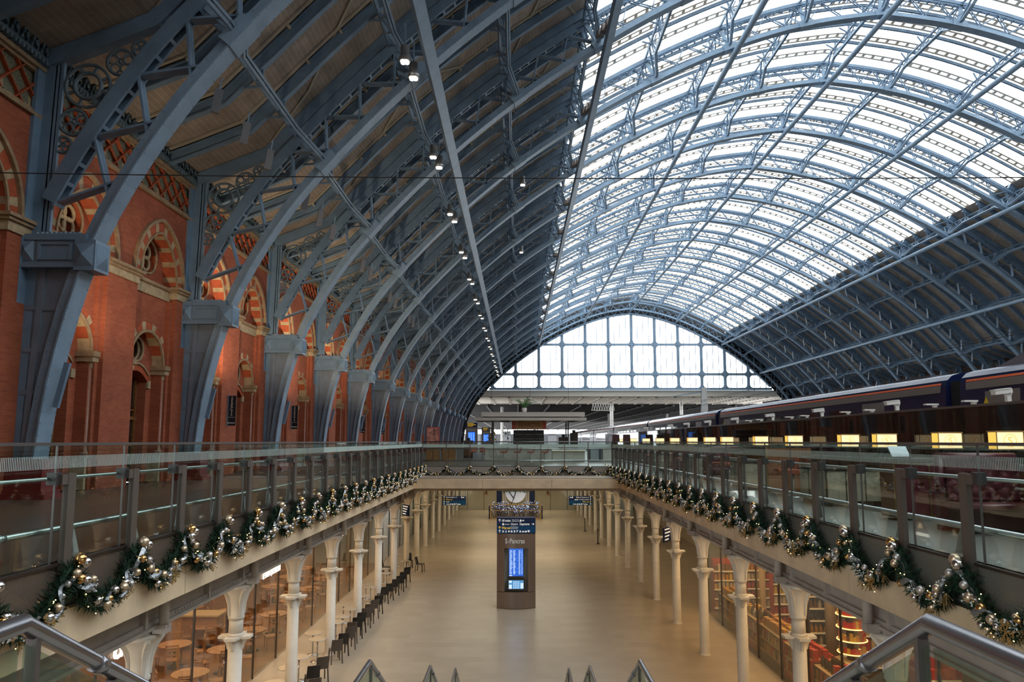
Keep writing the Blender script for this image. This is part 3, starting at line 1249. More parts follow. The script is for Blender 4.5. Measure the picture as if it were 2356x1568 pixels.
m.sweep([(Vector((p[0], GY - .1, p[1])), Vector((0, 1, 0)), (Vector((XC - p[0], 0, 8 - p[1])).normalized() * -1)) for p in gpts], rect(.9, .08, 0, -.15))
struct('arched_head', m, STEEL_D, gw)
m = MB()   # lattice girder over the head, with dark backing
for i in range(10, 111, 2):
    s = i * STOT / 120
    if arc(s)[0].y < 10:
        continue
    L = STOT / 60
    m.bar(apt(s, -.6, GY - .2), apt(s + L, 1.3, GY - .2), .1, .16, (0, 1, 0))
    m.bar(apt(s + L, -.6, GY - .2), apt(s, 1.3, GY - .2), .1, .16, (0, 1, 0))
struct('lattice_head', m, STEEL_D, gw)
m = MB()
out = [apt(i * STOT / 120, 3.2, 0) for i in range(121)]
inn = [apt(i * STOT / 120, -.6, 0) for i in range(121)]
for i in range(120):
    m.add([(out[i].x, GY + .25, out[i].z), (out[i + 1].x, GY + .25, out[i + 1].z), (inn[i + 1].x, GY + .25, inn[i + 1].z), (inn[i].x, GY + .25, inn[i].z)], [(0, 1, 2, 3)])
struct('wall_far', m, BLACKM)
# unseen south end, added to block sky light, and the right hand wall
m = MB()
m.box(-14, 63, YS - .6, YS, -7, 34)
struct('wall_back', m, mat('pale_stone_back', (0.22, 0.2, 0.18), .9))
m = MB()
m.box(61.6, 62.2, YS, YEND + 2, -2, 12.2)
struct('wall_right', m, mat('shaded_brick', (0.06, 0.04, 0.035), .9))  # brick colour darkened to put shade on the far side

# flat canopy beyond the gable
m = MB()
m.box(-14, 62, GY + .4, GY + 1.2, 11.0, 12.35)
struct('trim_8', m, mat('pale_soffit', (0.6, 0.55, 0.47), .7))
m = MB()
yy = GY + 1.2
for k in range(11):
    m.box(-14, 62, yy + k * 2.6, yy + k * 2.6 + 1.35, 10.9, 11.25)
for k in range(20):
    x = -14 + k * 4
    m.box(x, x + .5, yy, yy + 30, 10.75, 11.2)
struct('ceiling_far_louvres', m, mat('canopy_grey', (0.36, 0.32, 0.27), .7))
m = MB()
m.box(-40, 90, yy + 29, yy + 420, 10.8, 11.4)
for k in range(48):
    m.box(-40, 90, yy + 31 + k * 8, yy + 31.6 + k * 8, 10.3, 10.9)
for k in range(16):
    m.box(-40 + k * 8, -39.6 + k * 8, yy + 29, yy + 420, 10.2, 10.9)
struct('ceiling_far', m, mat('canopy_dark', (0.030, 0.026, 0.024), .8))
m = MB()
m.box(-60, 110, yy + 415, yy + 416, -3, 7.0)
for k in range(14):
    m.box(-60 + k * 12, -53 + k * 12, yy + 412, yy + 414, -3, 5 + (k * 37 % 6))
struct('wall_platform_end', m, mat('distant_dark', (.12, .12, .125), .8))
for i, (x, y) in enumerate(((23.0, 175), (-4, 190), (40, 175), (30, 235), (6, 250), (50, 240))):
    t = thing('canopy_column', 'pale round column holding the far flat canopy, %s' % ['right of the bar pavilion', 'left behind the totems', 'behind the train', 'second row behind the train', 'second row centre', 'second row far right'][i], 'column', (x, y, 0), 0, 'columns of the far canopy')
    m = MB()
    m.lathe([(.55, .0), (.55, .3), (.42, .4), (.42, 10.8)], (x, y, 0), 14)
    m.build('shaft', WHITEP, t)

# ------------------------------------------------------------------ decks, well, undercroft
WX = 5.5
YB = 42.0           # front of the bridge balustrade
YF = 38.6           # front of the lower bridge beam
m = MB()
m.box(-12.9, -WX - .02, -4, YB, -.55, 0)
m.box(-12.9, 9.6, YB, 330, -.55, 0)
m.box(-12.9, 9.6, -14, 2.2, -.55, 0)
struct('floor_left', m, DECKFL)
m = MB()
m.box(WX + .02, 9.6, 2.2, YB, -.55, 0)
struct('floor_right', m, DECKFR)
m = MB()
m.box(9.6, 10.4, -14, 330, -1.2, 0)
m.box(10.4, 16, -14, 330, -1.6, -1.2)
m.box(16, 62, -14, 330, -1.2, 0)
struct('floor_platforms', m, mat('platform_grey', (0.2, 0.19, 0.18), .6))
m = MB()
m.box(-20, 20, -14, 170, -6.5, -6.15)
struct('floor', m, STONEFL)
m = MB()
for s in (-1, 1):
    m.box(*sorted((s * 5.9, s * 20)), -4, YB, -1.15, -1.06)
m.box(-20, 20, YF + .4, 170, -1.2, -1.1)
struct('ceiling_lower', m, SOFFIT)
m = MB()
for s in (-1, 1):
    for k in range(11):
        y = -1.2 + k * 4.47
        y1 = min(y + 4.455, YF)
        if y < YF:
            m.box(*sorted((s * WX, s * (WX + .42))), max(y, 2.2), y1, -1.06, -.58)
for k in range(3):
    m.box(-5.5 + k * 3.67, -5.5 + k * 3.67 + 3.655, YF, YF + .5, -1.06, -.58)
m.box(-5.6, 5.6, YF + .5, YB + .6, -1.1, -.62)
struct('trim_9', m, CONC)
m = MB()
for k in range(8):
    m.box(-5.48 + k * 1.37, -5.48 + k * 1.37 + 1.36, YF + .25, YB - .02, -.6, -.52)
struct('trim_10', m, mat('pale_bronze_ledge', (0.38, 0.30, 0.23), .5, .2))
m = MB()
for s in (-1, 1):
    for k in range(27):
        y = 2.2 + k * 1.49
        m.box(*sorted((s * (WX + .03), s * (WX + .08))), y, min(y + 1.482, YB), -.545, -.02)
    m.box(*sorted((s * (WX - .02), s * (WX + .10))), 2.2, YB, -.035, 0)
    m.box(*sorted((s * (WX - .015), s * (WX + .10))), 2.2, YB, -.585, -.545)
m.box(-5.5, 5.5, YB - .04, YB + .1, -.035, 0)
struct('trim_11', m, BRONZE)
m = MB()
for k in range(8):
    m.box(-5.48 + k * 1.37, -5.48 + k * 1.37 + 1.36, YB - .06, YB - .01, -.52, -.03)
struct('trim_13', m, mat('pale_bridge_fascia', (.36, .31, .275), .4, .25))
# riveted grey girders under the edge beams
m = MB()
for s in (-1, 1):
    X = s * 6.6
    m.box(X - .03, X + .03, 8, YF + 42, -1.85, -1.06)
    m.box(X - .17, X + .17, 8, YF + 42, -1.88, -1.82)
    m.box(X - .10, X + .10, 8, YF + 42, -1.82, -1.74)
    for k in range(16):
        y = 13.30 + k * 4.47
        for dy in (-.35, .35, 2.235):
            m.box(X - .13, X + .13, y + dy - .05, y + dy + .05, -1.84, -1.08)
        for j in range(28):
            for sg in (-1, 1):
                yy = y + .5 + j * .125
                if k < 6:
                    m.box(*sorted((X + sg * .10, X + sg * .115)), yy, yy + .04, -1.8, -1.76)
struct('trim_12', m, GREYBEAM)

# cast iron columns
CX = 6.74


def make_column():
    t = thing('cast_iron_column', 'column', 'column', (-CX, 13.30, -6.15), 0, 'cast iron columns of the lower concourse')
    x, y, z = -CX, 13.30, 0
    m = MB()
    m.lathe([(.165, -3.1), (.158, -2.75)], (x, y, 0), 24)
    m.lathe([(.21, -6.15), (.21, -6.17), (.18, -6.12), (.172, -6.05), (.165, -3.25)], (x, y, 0), 24)
    m.build('shaft', WHITEIRON, t)
    m = MB()
    m.lathe([(.158, -2.78), (.19, -2.77), (.19, -2.71), (.172, -2.69), (.175, -2.45), (.20, -2.25), (.27, -2.12), (.33, -2.06), (.35, -2.05), (.35, -1.97), (.1, -1.965)], (x, y, 0), 24)
    for k in range(4):
        a = k * PI / 2 + PI / 4
        ca, sa = math.cos(a), math.sin(a)
        pr = [(.17, -2.69), (.20, -2.69), (.225, -2.42), (.29, -2.22), (.40, -2.08), (.40, -2.02), (.2, -2.02)]
        m.extrude(pr, lambda u, v, h: (x + u * ca - h * sa, y + u * sa + h * ca, v), -.035, .035)
    m.build('capital', WHITEIRON, t)
    m = MB()
    star = []
    for k in range(4):
        a = k * PI / 2
        for da, r in ((-.33, .40), (.33, .40), (PI / 4, .235)):
            star.append((r * math.cos(a + da), r * math.sin(a + da)))
    m.extrude(star, lambda u, v, h: (x + u, y + v, h), -3.22, -3.16)
    m.lathe([(.17, -3.16), (.2, -3.155), (.17, -3.1)], (x, y, 0), 20)
    for k in range(4):
        a = k * PI / 2
        ca, sa = math.cos(a), math.sin(a)
        pr = [(.15, -3.5), (.19, -3.48), (.22, -3.36), (.28, -3.27), (.36, -3.22), (.15, -3.22)]
        m.extrude(pr, lambda u, v, h: (x + u * ca - h * sa, y + u * sa + h * ca, v), -.03, .03)
    m.build('ring_bracket', WHITEIRON, t)
    m = MB()
    m.box(x - .16, x + .22, y - .2, y + .2, -1.97, -1.87)
    m.lathe([(.085, -1.87), (.085, -1.06)], (x + .42, y - .05, 0), 12)
    m.box(x + .26, x + .5, y - .14, y + .08, -1.95, -1.80)
    m.build('bearing_block', GREYBEAM, t)
    return t


colp = make_column()
for s in (-1, 1):
    side = 'left' if s < 0 else 'right'
    for k in range(24):
        y = 13.30 + 4.47 * k
        if k < 7:
            lab = '%s cream cast iron column from the camera, %s side of the concourse' % (nth(k), side)
        else:
            lab = '%s cream iron column along the %s row, farther down the concourse' % (nth(k), side)
        if k == 0 and s < 0:
            colp['label'] = lab
        else:
            dup(colp, (s * CX, y, -6.15), lab, rz=0 if s < 0 else PI)

# shopfronts
m = MB()
m.box(-8.53, -8.50, 10, 80, -6.15, -1.15)
sg_ = struct('window_60', m, SHOPGL)
m = MB()
for k in range(30):
    y = 10.6 + k * 2.235
    m.box(-8.55, -8.49, y - .015, y + .015, -6.15, -1.15)
m.box(-8.58, -8.46, 10, 80, -6.27, -6.2)
struct('glazing_frame', m, BRONZE, sg_)
m = MB()
m.box(8.50, 8.53, 10, 34.3, -6.15, -1.15)
m.box(8.5, 13, 34.3, 34.33, -6.15, -1.15)
sg2 = struct('window_61', m, SHOPGL)
m = MB()
for k in range(11):
    y = 10.6 + k * 2.235
    m.box(8.49, 8.55, y - .015, y + .015, -6.15, -1.15)
m.box(8.46, 8.58, 10, 34.3, -6.27, -6.2)
struct('glazing_frame', m, BRONZE, sg2)
BRK2 = brick_mat('restaurant_brick', (0.36, 0.19, 0.10), (0.30, 0.15, 0.08), (0.3, 0.2, 0.13))
m = MB()
m.box(-16.3, -16, 8, 82, -6.15, -1.1)
for y in (14, 23.5, 33, 42):
    m.box(-16.2, -11.6, y - .2, y + .2, -6.15, -1.1)
struct('wall_lower_left', m, BRK2)
m = MB()
m.box(-16.2, -8.6, 10, 46, -6.15, -6.135)
struct('floor_restaurant', m, brick_mat('oak_boards', (0.34, 0.17, 0.07), (0.28, 0.135, 0.055), (0.15, .07, .03), 1.6, .14, axes=('X', 'Y'), msize=.004, rough=.35))
m = MB()
m.box(15.2, 15.5, 8, 35, -6.15, -1.1)
m.box(13, 13.2, 34.3, 82, -6.15, -1.1)
m.box(8.6, 15.2, 8, 8.2, -6.15, -1.1)
struct('wall_lower_right', m, mat('shop_wall', (0.42, 0.33, 0.2), .7))
m = MB()
m.box(8.6, 15.2, 8.2, 34.2, -6.15, -6.135)
struct('floor_shop', m, mat('shop_floor', (0.16, 0.11, 0.075), .3))
# glass screen across the lower concourse
m = MB()
m.box(-13, 13, 81, 81.04, -6.15, -1.1)
sg3 = struct('window_62', m, glass('partition_glass', (0.82, 0.82, 0.74), .2, .22, (.36, .33, .25)))
m = MB()
for k in range(-7, 8):
    m.box(k * 1.85 - .02, k * 1.85 + .02, 80.98, 81.06, -6.15, -1.1)
m.box(-13, 13, 80.97, 81.07, -6.3, -6.15)
struct('glazing_frame', m, BRONZE, sg3)
m = MB()
m.box(-20, 20, 169, 170, -6.3, -1)
struct('wall_lower_far', m, mat('far_cream', (0.5, 0.44, 0.33), .8))

# ------------------------------------------------------------------ balustrades along the well
PY = [8.88 + 1.4896 * k for k in range(-4, 23)]
PY = [y for y in PY if 2.6 < y < YB - .1]


def side_balustrade(s):
    side = 'left' if s < 0 else 'right'
    t = thing('glass_balustrade', 'long glass balustrade with bronze posts along the %s edge of the well' % side, 'balustrade', (s * WX, 2.6, 0))
    X = s * (WX + .03)      # glass plane
    ys = [2.6] + [y - .2 for y in PY if y - .2 > 2.7] + [YB - .02]
    for a, b in zip(ys, ys[1:]):
        m = MB()
        m.box(X - .008, X + .008, a + .006, b - .006, .0, 1.40)
        m.build('glass_pane', BALGL, t)
    m = MB()
    xx = X - s * .0095
    for a, b in zip(ys, ys[1:]):
        n = int((b - a) / .028)
        if a < 20:
            for i in range(n):
                y = a + (b - a) * (i + .3) / n
                m.add([(xx, y, 1.12), (xx, y + .013, 1.12), (xx, y + .013, 1.27), (xx, y, 1.27)], [(0, 1, 2, 3)])
        else:
            m.add([(xx, a, 1.12), (xx, b, 1.12), (xx, b, 1.27), (xx, a, 1.27)], [(0, 1, 2, 3)])
    m.build('frosted_stripes', FROST, t)
    m = MB()
    m.box(X - .028, X + .028, 2.6, YB, 1.395, 1.432)
    m.build('top_cap', CAPDK, t)
    for a in ys[1:-1]:
        m = MB()
        m.box(X - .012, X + .012, a - .007, a + .007, 0, 1.40)
        m.build('glass_joint', CAPDK, t)
    Xp = X - s * .055
    Xt = X + s * .06
    for y in PY:
        m = MB()
        pr = [(-.075, -.14), (.075, -.14), (.075, 1.06), (-.075, 1.06)]
        m.extrude(pr, lambda u, v, h: (Xp + h, y + u, v), -.035, .035)
        m.box(Xp - .03, Xp + .03, y - .19, y - .05, .93, 1.05)
        m.build('post', BRONZEP, t)
        m = MB()
        m.box(X - .07, X + .05, y - .255, y - .145, .93, 1.075)
        m.lathe([(.02, -.05), (.02, .05)], (X - s * .03, y - .2, 1.0), 8)
        m.build('clamp', mat('dark_clamp', (.09, .085, .085), .4, .6), t)
    m = MB()
    m.tube([(Xt + s * .02, 2.6, 1.0), (Xt + s * .02, YB, 1.0)], .024, 10)
    m.build('upper_tube', CHROME, t)
    m = MB()
    m.tube([(Xt + s * .28, 2.6, .34), (Xt + s * .28, YB, .34)], .042, 10)
    for y in PY[::3]:
        m.tube([(Xt + s * .28, y + .9, .34), (Xt + s * .28, y + .97, .34)], .047, 10)
    m.build('lower_tube', CHROME, t)
    for y in PY:
        m = MB()
        yy = y + .745
        m.extrude([(.0, 0), (.14, 0), (.05, .33), (.0, .33)], lambda u, v, h: (Xt + s * (.30 - u), yy + h, v), -.006, .006)
        m.extrude([(-.09, 0), (.02, 0), (.02, .32), (-.01, .32)], lambda u, v, h: (Xt + s * (.28 + h), yy + u, v), -.006, .006)
        m.build('rail_bracket', mat('grey_bracket', (.33, .33, .32), .4, .5), t)
    return t


side_balustrade(-1)
side_balustrade(1)
t = thing('glass_balustrade', 'short glass balustrade across the bridge at the end of the well', 'balustrade', (0, YB, 0))
bx = [-5.5 + 11 * k / 8 for k in range(9)]
for a, b in zip(bx, bx[1:]):
    m = MB()
    m.box(a + .01, b - .01, YB - .01, YB + .01, 0, 1.38)
    m.build('glass_pane', BALGL, t)
m = MB()
m.box(-5.5, 5.5, YB - .015, YB - .011, 1.08, 1.26)
m.build('frosted_stripes', FROST, t)
for x in bx:
    m = MB()
    m.box(x - .022, x + .022, YB - .03, YB + .03, 0, 1.39)
    m.build('post', BRONZEP, t)
for z, r in ((1.41, .03), (1.0, .03), (.32, .035)):
    m = MB()
    m.tube([(-5.5, YB + (.08 if z < 1.3 else 0), z), (5.5, YB + (.08 if z < 1.3 else 0), z)], r, 8)
    m.build('top_cap' if z > 1.3 else 'tube_rail', CAPDK if z > 1.3 else CHROME, t)

# ------------------------------------------------------------------ Christmas garlands
rnd = random.Random(3)


def swag_pt(u, span, amp):
    z = -amp * math.sin(PI * u) ** .85 if 0 < u < 1 else 0
    return Vector((span * u, 0, z))


def make_swag_meshes(span, amp, seed):
    """meshes in local space: along +x, hanging in z, outwards along -y"""
    r = random.Random(seed)
    out = {}
    m = MB()
    pts = [swag_pt(i / 14, span, amp) + Vector((0, -.07, -.05)) for i in range(15)]
    m.tube(pts, .05, 7)
    for i in range(1300):
        u = r.random()
        p = swag_pt(u, span, amp) + Vector((0, -.07, -.05))
        d = Vector((r.gauss(0, 1), r.gauss(-.35, .9), r.gauss(-.15, 1))).normalized()
        L = r.uniform(.11, .24)
        q = p + d * L
        sd = d.cross(Vector((r.random(), r.random(), r.random()))).normalized() * r.uniform(.006, .012)
        md = p.lerp(q, .55)
        m.add([p, md + sd, q, md - sd], [(0, 1, 2, 3)])
        for k in range(3):
            b = p.lerp(q, .3 + .22 * k)
            dd = (d + Vector((r.gauss(0, .8), r.gauss(0, .8), r.gauss(0, .8)))).normalized()
            e = b + dd * .055
            m.add([b + sd * .4, e, b - sd * .4], [(0, 1, 2)])
    out['pine_greenery'] = (m, PINE)
    m = MB()   # looping mesh ribbon
    n = 56
    pv = None
    for i in range(n + 1):
        u = i / n
        p = swag_pt(u, span, amp)
        a = u * 2 * PI * 3.5 + seed
        cpt = p + Vector((.05 * math.cos(a * 1.7), -.15 - .05 * math.cos(a), -.05 + .09 * math.sin(a)))
        w = .045 + .015 * math.sin(a * 2.3)
        wd = Vector((math.sin(a), .35, math.cos(a))).normalized() * w
        row = [cpt - wd, cpt - wd * .3 + Vector((0, -.03, 0)), cpt + wd * .3 + Vector((0, -.03, 0)), cpt + wd]
        if pv:
            m.add(pv + row, [(j, j + 1, j + 5, j + 4) for j in range(3)], 0, True)
        pv = row
    out['mesh_ribbon'] = (m, TINSEL)
    m = MB()
    for i in range(22):
        u = r.random()
        p = swag_pt(u, span, amp) + Vector((0, -.13 + r.gauss(0, .04), -.05 + r.gauss(0, .08)))
        m.sphere(p, .0065, 6, 4)
    out['fairy_lights'] = (m, FAIRY)
    for cl in range(3):
        m = MB()
        u = r.uniform(.12, .88)
        p = swag_pt(u, span, amp) + Vector((0, -.17, -.05 + r.gauss(0, .05)))
        for i in range(16):
            d = Vector((r.gauss(0, 1), r.gauss(-.4, .5), r.gauss(0, 1))).normalized()
            q = p + d * r.uniform(.05, .11)
            m.bar(p, q, .004, .004)
            m.sphere(q, .011, 6, 4)
        out['frosted_berry_spray%d' % cl] = (m, FROSTTW)
    for cl in range(3):
        m = MB()
        u = r.uniform(.1, .9)
        p = swag_pt(u, span, amp) + Vector((0, -.16, -.12))
        for i in range(9):
            d = Vector((r.gauss(0, .6), r.gauss(-.2, .3), r.gauss(-.8, .4))).normalized()
            q = p + d * r.uniform(.08, .16)
            m.bar(p, q, .004, .004)
            for k in range(3):
                b = p.lerp(q, .4 + .3 * k)
                m.sphere(b, .010, 5, 4)
        out['gold_sprig%d' % cl] = (m, mat('gold_sprig', (.36, .24, .09), .4, .6))
    bau = []
    bm = [SILVER, SILVERM, CHAMP, GOLD, SILVER, CHAMP]
    for i in range(13):
        u = (i + r.uniform(.1, .9)) / 13
        p = swag_pt(u, span, amp) + Vector((0, -.19 + r.gauss(0, .02), -.03 + r.gauss(0, .075)))
        bau.append((p, r.choice([.040, .050, .058, .062]), bm[(i + seed) % 6]))
    bau.append((Vector((.03, -.18, .05)), .070, GOLD if seed % 2 else CHAMP))
    bau.append((Vector((.10, -.2, .0)), .066, SILVER))
    out['_b'] = bau
    m = MB()
    for k in range(6):
        a = k * PI / 3
        d = Vector((math.cos(a), 0, math.sin(a)))
        m.bar((0, 0, 0), d * .125, .012, .008, (0, 1, 0))
        for f, L in ((.45, .045), (.7, .05), (.9, .03)):
            for sg in (-1, 1):
                dd = Vector((math.cos(a + sg * .9), 0, math.sin(a + sg * .9)))
                m.bar(d * .125 * f, d * .125 * f + dd * L, .010, .007, (0, 1, 0))
    out['_s'] = m
    return out


UNIT = MB()
UNIT.sphere((0, 0, 0), 1, 14, 10)
UNIT.bar((0, 0, .95), (0, 0, 1.12), .3, .3)
SPHM = {}


def bauble(m):
    if m.name not in SPHM:
        o = UNIT.build('bauble', m, None)
        SPHM[m.name] = o.data
        bpy.data.objects.remove(o)
    return SPHM[m.name]


def make_swag(span, amp, seed, label):
    t = thing('garland_swag', label, 'garland', (0, 0, 0), 0)
    d = make_swag_meshes(span, amp, seed)
    for k, v in d.items():
        if k[0] != '_':
            o = v[0].build(k.rstrip('0123456789'), v[1], t, local=True)
            if k in ('pine_greenery', 'fairy_lights'):
                o['kind'] = 'stuff'
    for p, r, mt in d['_b']:
        o = bpy.data.objects.new('bauble', bauble(mt))
        COL.objects.link(o)
        o.parent = t
        o.location = p
        o.scale = (r, r, r)
    if seed % 2 == 0:
        o = d['_s'].build('snowflake', mat('gold_glitter', (.62, .42, .16), .35, .7), t, local=True)
        q = swag_pt(.62, span, amp)
        o.location = (q.x, -.22, q.z - .07)
    return t


VAR = [make_swag(1.4896, .53, i, '') for i in range(4)]
used = [False] * 4


def place_swag(i, loc, rz, label):
    v = i % 4
    if not used[v]:
        used[v] = True
        o = VAR[v]
        o.location, o.rotation_euler = loc, (0, 0, rz)
    else:
        o = dup(VAR[v], loc, None, rz)
    o['label'] = label
    o['group'] = 'garland swags round the well'
    return o


# left edge faces +X: local -y must point to +X; local +x runs along +Y
gy = [y for y in PY if y > 4.2]
for i, y in enumerate(gy):
    o = place_swag(i, (-WX + .03, y - .02, -.02), PI / 2, '%s pine and bauble garland swag from the camera on the left edge' % nth(i))
    o = place_swag(i + 2, (WX - .03, y + 1.4896 + .02, -.02), -PI / 2, '%s pine and bauble garland swag from the camera on the right edge' % nth(i))
for i in range(8):
    o = place_swag(i + 1, (bx[i], YB - .09, -.04), 0, '%s small garland swag from the left along the bridge fascia' % nth(i))
    o.scale = (11 / 8 / 1.4896, 1, .74)

# ------------------------------------------------------------------ stairs with rails in the foreground
SXC, SHW = -.13, 1.445
PROF = [(-1.5, 0), (2.36, 0), (5.45, -1.77), (7.96, -1.77), (10.95, -3.48), (13.5, -3.48), (16.5, -5.19), (19.0, -5.19), (20.8, -6.15)]
m = MB()
for (ya, za), (yb2, zb2) in zip(PROF, PROF[1:]):
    if za == zb2:
        m.box(SXC - SHW, SXC + SHW, ya, yb2, za - .3, za - .02)
    else:
        n = max(1, round((za - zb2) / .165))
        for k in range(n):
            y0_, y1_ = ya + (yb2 - ya) * k / n, ya + (yb2 - ya) * (k + 1) / n
            z_ = za + (zb2 - za) * (k + 1) / n
            m.box(SXC - SHW, SXC + SHW, y0_, y1_, z_ - .25, z_)
t = thing('staircase', 'staircase with landings descending from the camera into the concourse', 'stairs', (SXC, 2.4, 0))
m.build('steps', mat('stair_stone', (.35, .31, .26), .5), t)
for s in (-1, 1):
    x = SXC + s * SHW
    h = .872
    r = thing('stair_balustrade', '%s steel handrail with green glass, in the foreground beside the stairs' % ('left' if s < 0 else 'right'), 'handrail', (x, 2.36, 0))
    pr = [(-1.5, h)] + [(y, z + h) for y, z in PROF[1:-1]] + [(20.6, -6.15 + .9)]
    m = MB()
    m.tube([(x, y, z) for y, z in pr], .030, 14)
    m.build('handrail', RAILST, r)
    for (a, za), (b, zb2) in zip(pr, pr[1:]):
        m = MB()
        m.extrude([(a + .02, za - .07), (b - .02, zb2 - .07), (b - .02, zb2 - .80), (a + .02, za - .80)], lambda u, v, hh: (x + hh, u, v), -.006, .006)
        m.build('glass_pane', glass('stair_glass', (.72, .80, .72), .14, .06, (.3, .36, .3)) if 'stair_glass' not in MATS else MATS['stair_glass'], r)
    for y, z in [(2.9, .5)] + [(y, z) for y, z in pr[1:-1]]:
        m = MB()
        zz = z if y != 2.9 else h - .54 * .577
        yy = y + .06 if y != 2.9 else y
        m.box(x - .018, x + .018, yy - .012, yy + .012, zz - .85, zz - .03)
        m.build('glass_clip', CAPDK, r)
    m = MB()
    for y, z in pr[1:-1:2]:
        y2 = y + .42
        z2 = z - .42 * .577
        m.tube([(x, y2, z2), (x, y2 + .05, z2 - .03)], .034, 12)
    m.build('joint_sleeve', RAILST, r)

# thin cable crossing the whole view
m = MB()
cp = []
for i in range(25):
    x = -14 + 40 * i / 24
    cp.append((x, 14.0, 6.83 - .09 * (x + 10) / 20 + .0006 * (x * x - 100)))
m.tube(cp, .011, 6)
tag(m.build('catenary_cable', BLACKM, None, loc=(0, 14, 6.8)), 'thin black cable stretched across the whole hall', 'cable')

# ------------------------------------------------------------------ information totem and signs
SIGNB = mat('navy_sign_face', (0.004, 0.02, 0.085), .35)
SIGNB2 = mat('blue_sign_face', (0.0, 0.065, 0.19), .35)
YEL = mat('yellow_lettering', (.95, .58, .02), .6, emit=.35)
WLT = mat('white_sign_lettering', (.85, .85, .82), .6, emit=.35)
TOTEM = mat('bronze_totem', (.25, .195, .165), .36, .5)


def screen_mat(name, a, b, sc):
    m = bpy.data.materials.new(name)
    m.use_nodes = True
    nt = m.node_tree
    bs = nt.nodes['Principled BSDF']
    tc = nt.nodes.new('ShaderNodeTexCoord')
    br = nt.nodes.new('ShaderNodeTexBrick')
    br.offset = 0.37
    br.inputs['Color1'].default_value = (*a, 1)
    br.inputs['Color2'].default_value = (*b, 1)
    br.inputs['Mortar'].default_value = (*a, 1)
    br.inputs['Scale'].default_value = 1
    br.inputs['Brick Width'].default_value = sc[0]
    br.inputs['Row Height'].default_value = sc[1]
    br.inputs['Mortar Size'].default_value = sc[2]
    mp = nt.nodes.new('ShaderNodeMapping')
    mp.inputs['Rotation'].default_value = (PI / 2, 0, 0)
    nt.links.new(tc.outputs['Object'], mp.inputs[0])
    nt.links.new(mp.outputs[0], br.inputs['Vector'])
    nt.links.new(br.outputs['Color'], bs.inputs['Emission Color'])
    bs.inputs['Emission Strength'].default_value = 1.0
    bs.inputs['Base Color'].default_value = (.01, .01, .02, 1)
    return m


SCR = screen_mat('departure_screen_glow', (.02, .12, .62), (.05, .2, .8), (.9, .058, .006))
SCRW = mat('screen_white_text', (.55, .72, 1.0), .5, emit=.9)


class Icons:
    def __init__(s, par, mt):
        s.par, s.mt = par, mt

    def new(s):
        return MB()


def arrow(ic, x, z, y, s, d='up'):
    """flat arrow built from bars, facing -Y"""
    m = MB()
    if d == 'up':
        m.box(x - s * .08, x + s * .08, y - .004, y, z - s * .5, z + s * .3)
        for sg in (-1, 1):
            m.bar((x, y - .002, z + s * .5), (x + sg * s * .38, y - .002, z + s * .08), s * .17, .004, (0, 1, 0))
    else:
        m.box(x - s * .5, x + s * .3, y - .004, y, z - s * .08, z + s * .08)
        for sg in (-1, 1):
            m.bar((x + s * .5, y - .002, z), (x + s * .08, y - .002, z + sg * s * .38), s * .17, .004, (0, 1, 0))
    m.build('arrow', ic.mt, ic.par)


def pictos(ic, x, z, y, s, n, kinds=None):
    """row of simple white pictograms"""
    for i in range(n):
        m = MB()
        k = (kinds or [0, 1, 2, 3, 4, 5, 6, 7, 8, 9])[i % 10]
        cx = x + i * s * 1.25
        f = lambda u, v: (cx + u * s, y - .003, z + v * s)
        if k == 0:      # two figures
            for dx in (-.22, .22):
                m.poly(circ(dx, .38, .11, 8), f)
                m.poly([(dx - .16, .24), (dx + .16, .24), (dx + .1, -.5), (dx - .1, -.5)], f)
        elif k == 1:
            m.poly([(-.1, .5), (.1, .5), (.15, .1), (.4, -.45), (-.4, -.45), (-.15, .0)], f)
        elif k == 2:
            m.poly(circ(.05, 0, .42, 12), f)
        elif k == 3:
            m.poly([(-.4, -.45), (.4, -.45), (.4, .1), (.15, .42), (-.15, .42), (-.4, .1)], f)
        elif k == 4:
            m.poly([(-.3, -.5), (.3, -.5), (.3, .5), (-.3, .5)], f)
        elif k == 5:
            m.poly([(-.3, -.5), (-.1, -.5), (-.1, -.1), (.3, .1), (.3, .5), (-.3, .5)], f)
        elif k == 6:
            m.poly([(-.42, -.5), (-.15, -.5), (0, -.2), (.15, -.5), (.42, -.5), (.2, .3), (0, .5), (-.2, .3)], f)
        elif k == 7:
            m.poly([(-.5, -.4), (.5, -.4), (.5, -.1), (.25, .2), (-.25, .2), (-.5, -.1)], f)
        elif k == 8:
            m.poly([(-.5, -.42), (.5, -.42), (.5, .25), (-.5, .25)], f)
        else:
            m.poly([(-.4, .5), (.4, .5), (.45, 0), (0, -.5), (-.45, 0)], f)
        m.build('pictogram', ic.mt, ic.par)


def rail_logo(ic, x, z, y, s):
    """double-arrow style rail mark: two bars with slanted strokes"""
    m = MB()
    for dz in (.13, -.13):
        m.box(x - s * .5, x + s * .5, y - .004, y, z + s * dz - s * .06, z + s * dz + s * .06)
    m.bar((x - s * .15, y - .002, z - s * .4), (x + s * .3, y - .002, z + s * .13), s * .1, .004, (0, 1, 0))
    m.bar((x + s * .15, y - .002, z + s * .4), (x - s * .3, y - .002, z - s * .13), s * .1, .004, (0, 1, 0))
    m.build('rail_symbol', ic.mt, ic.par)


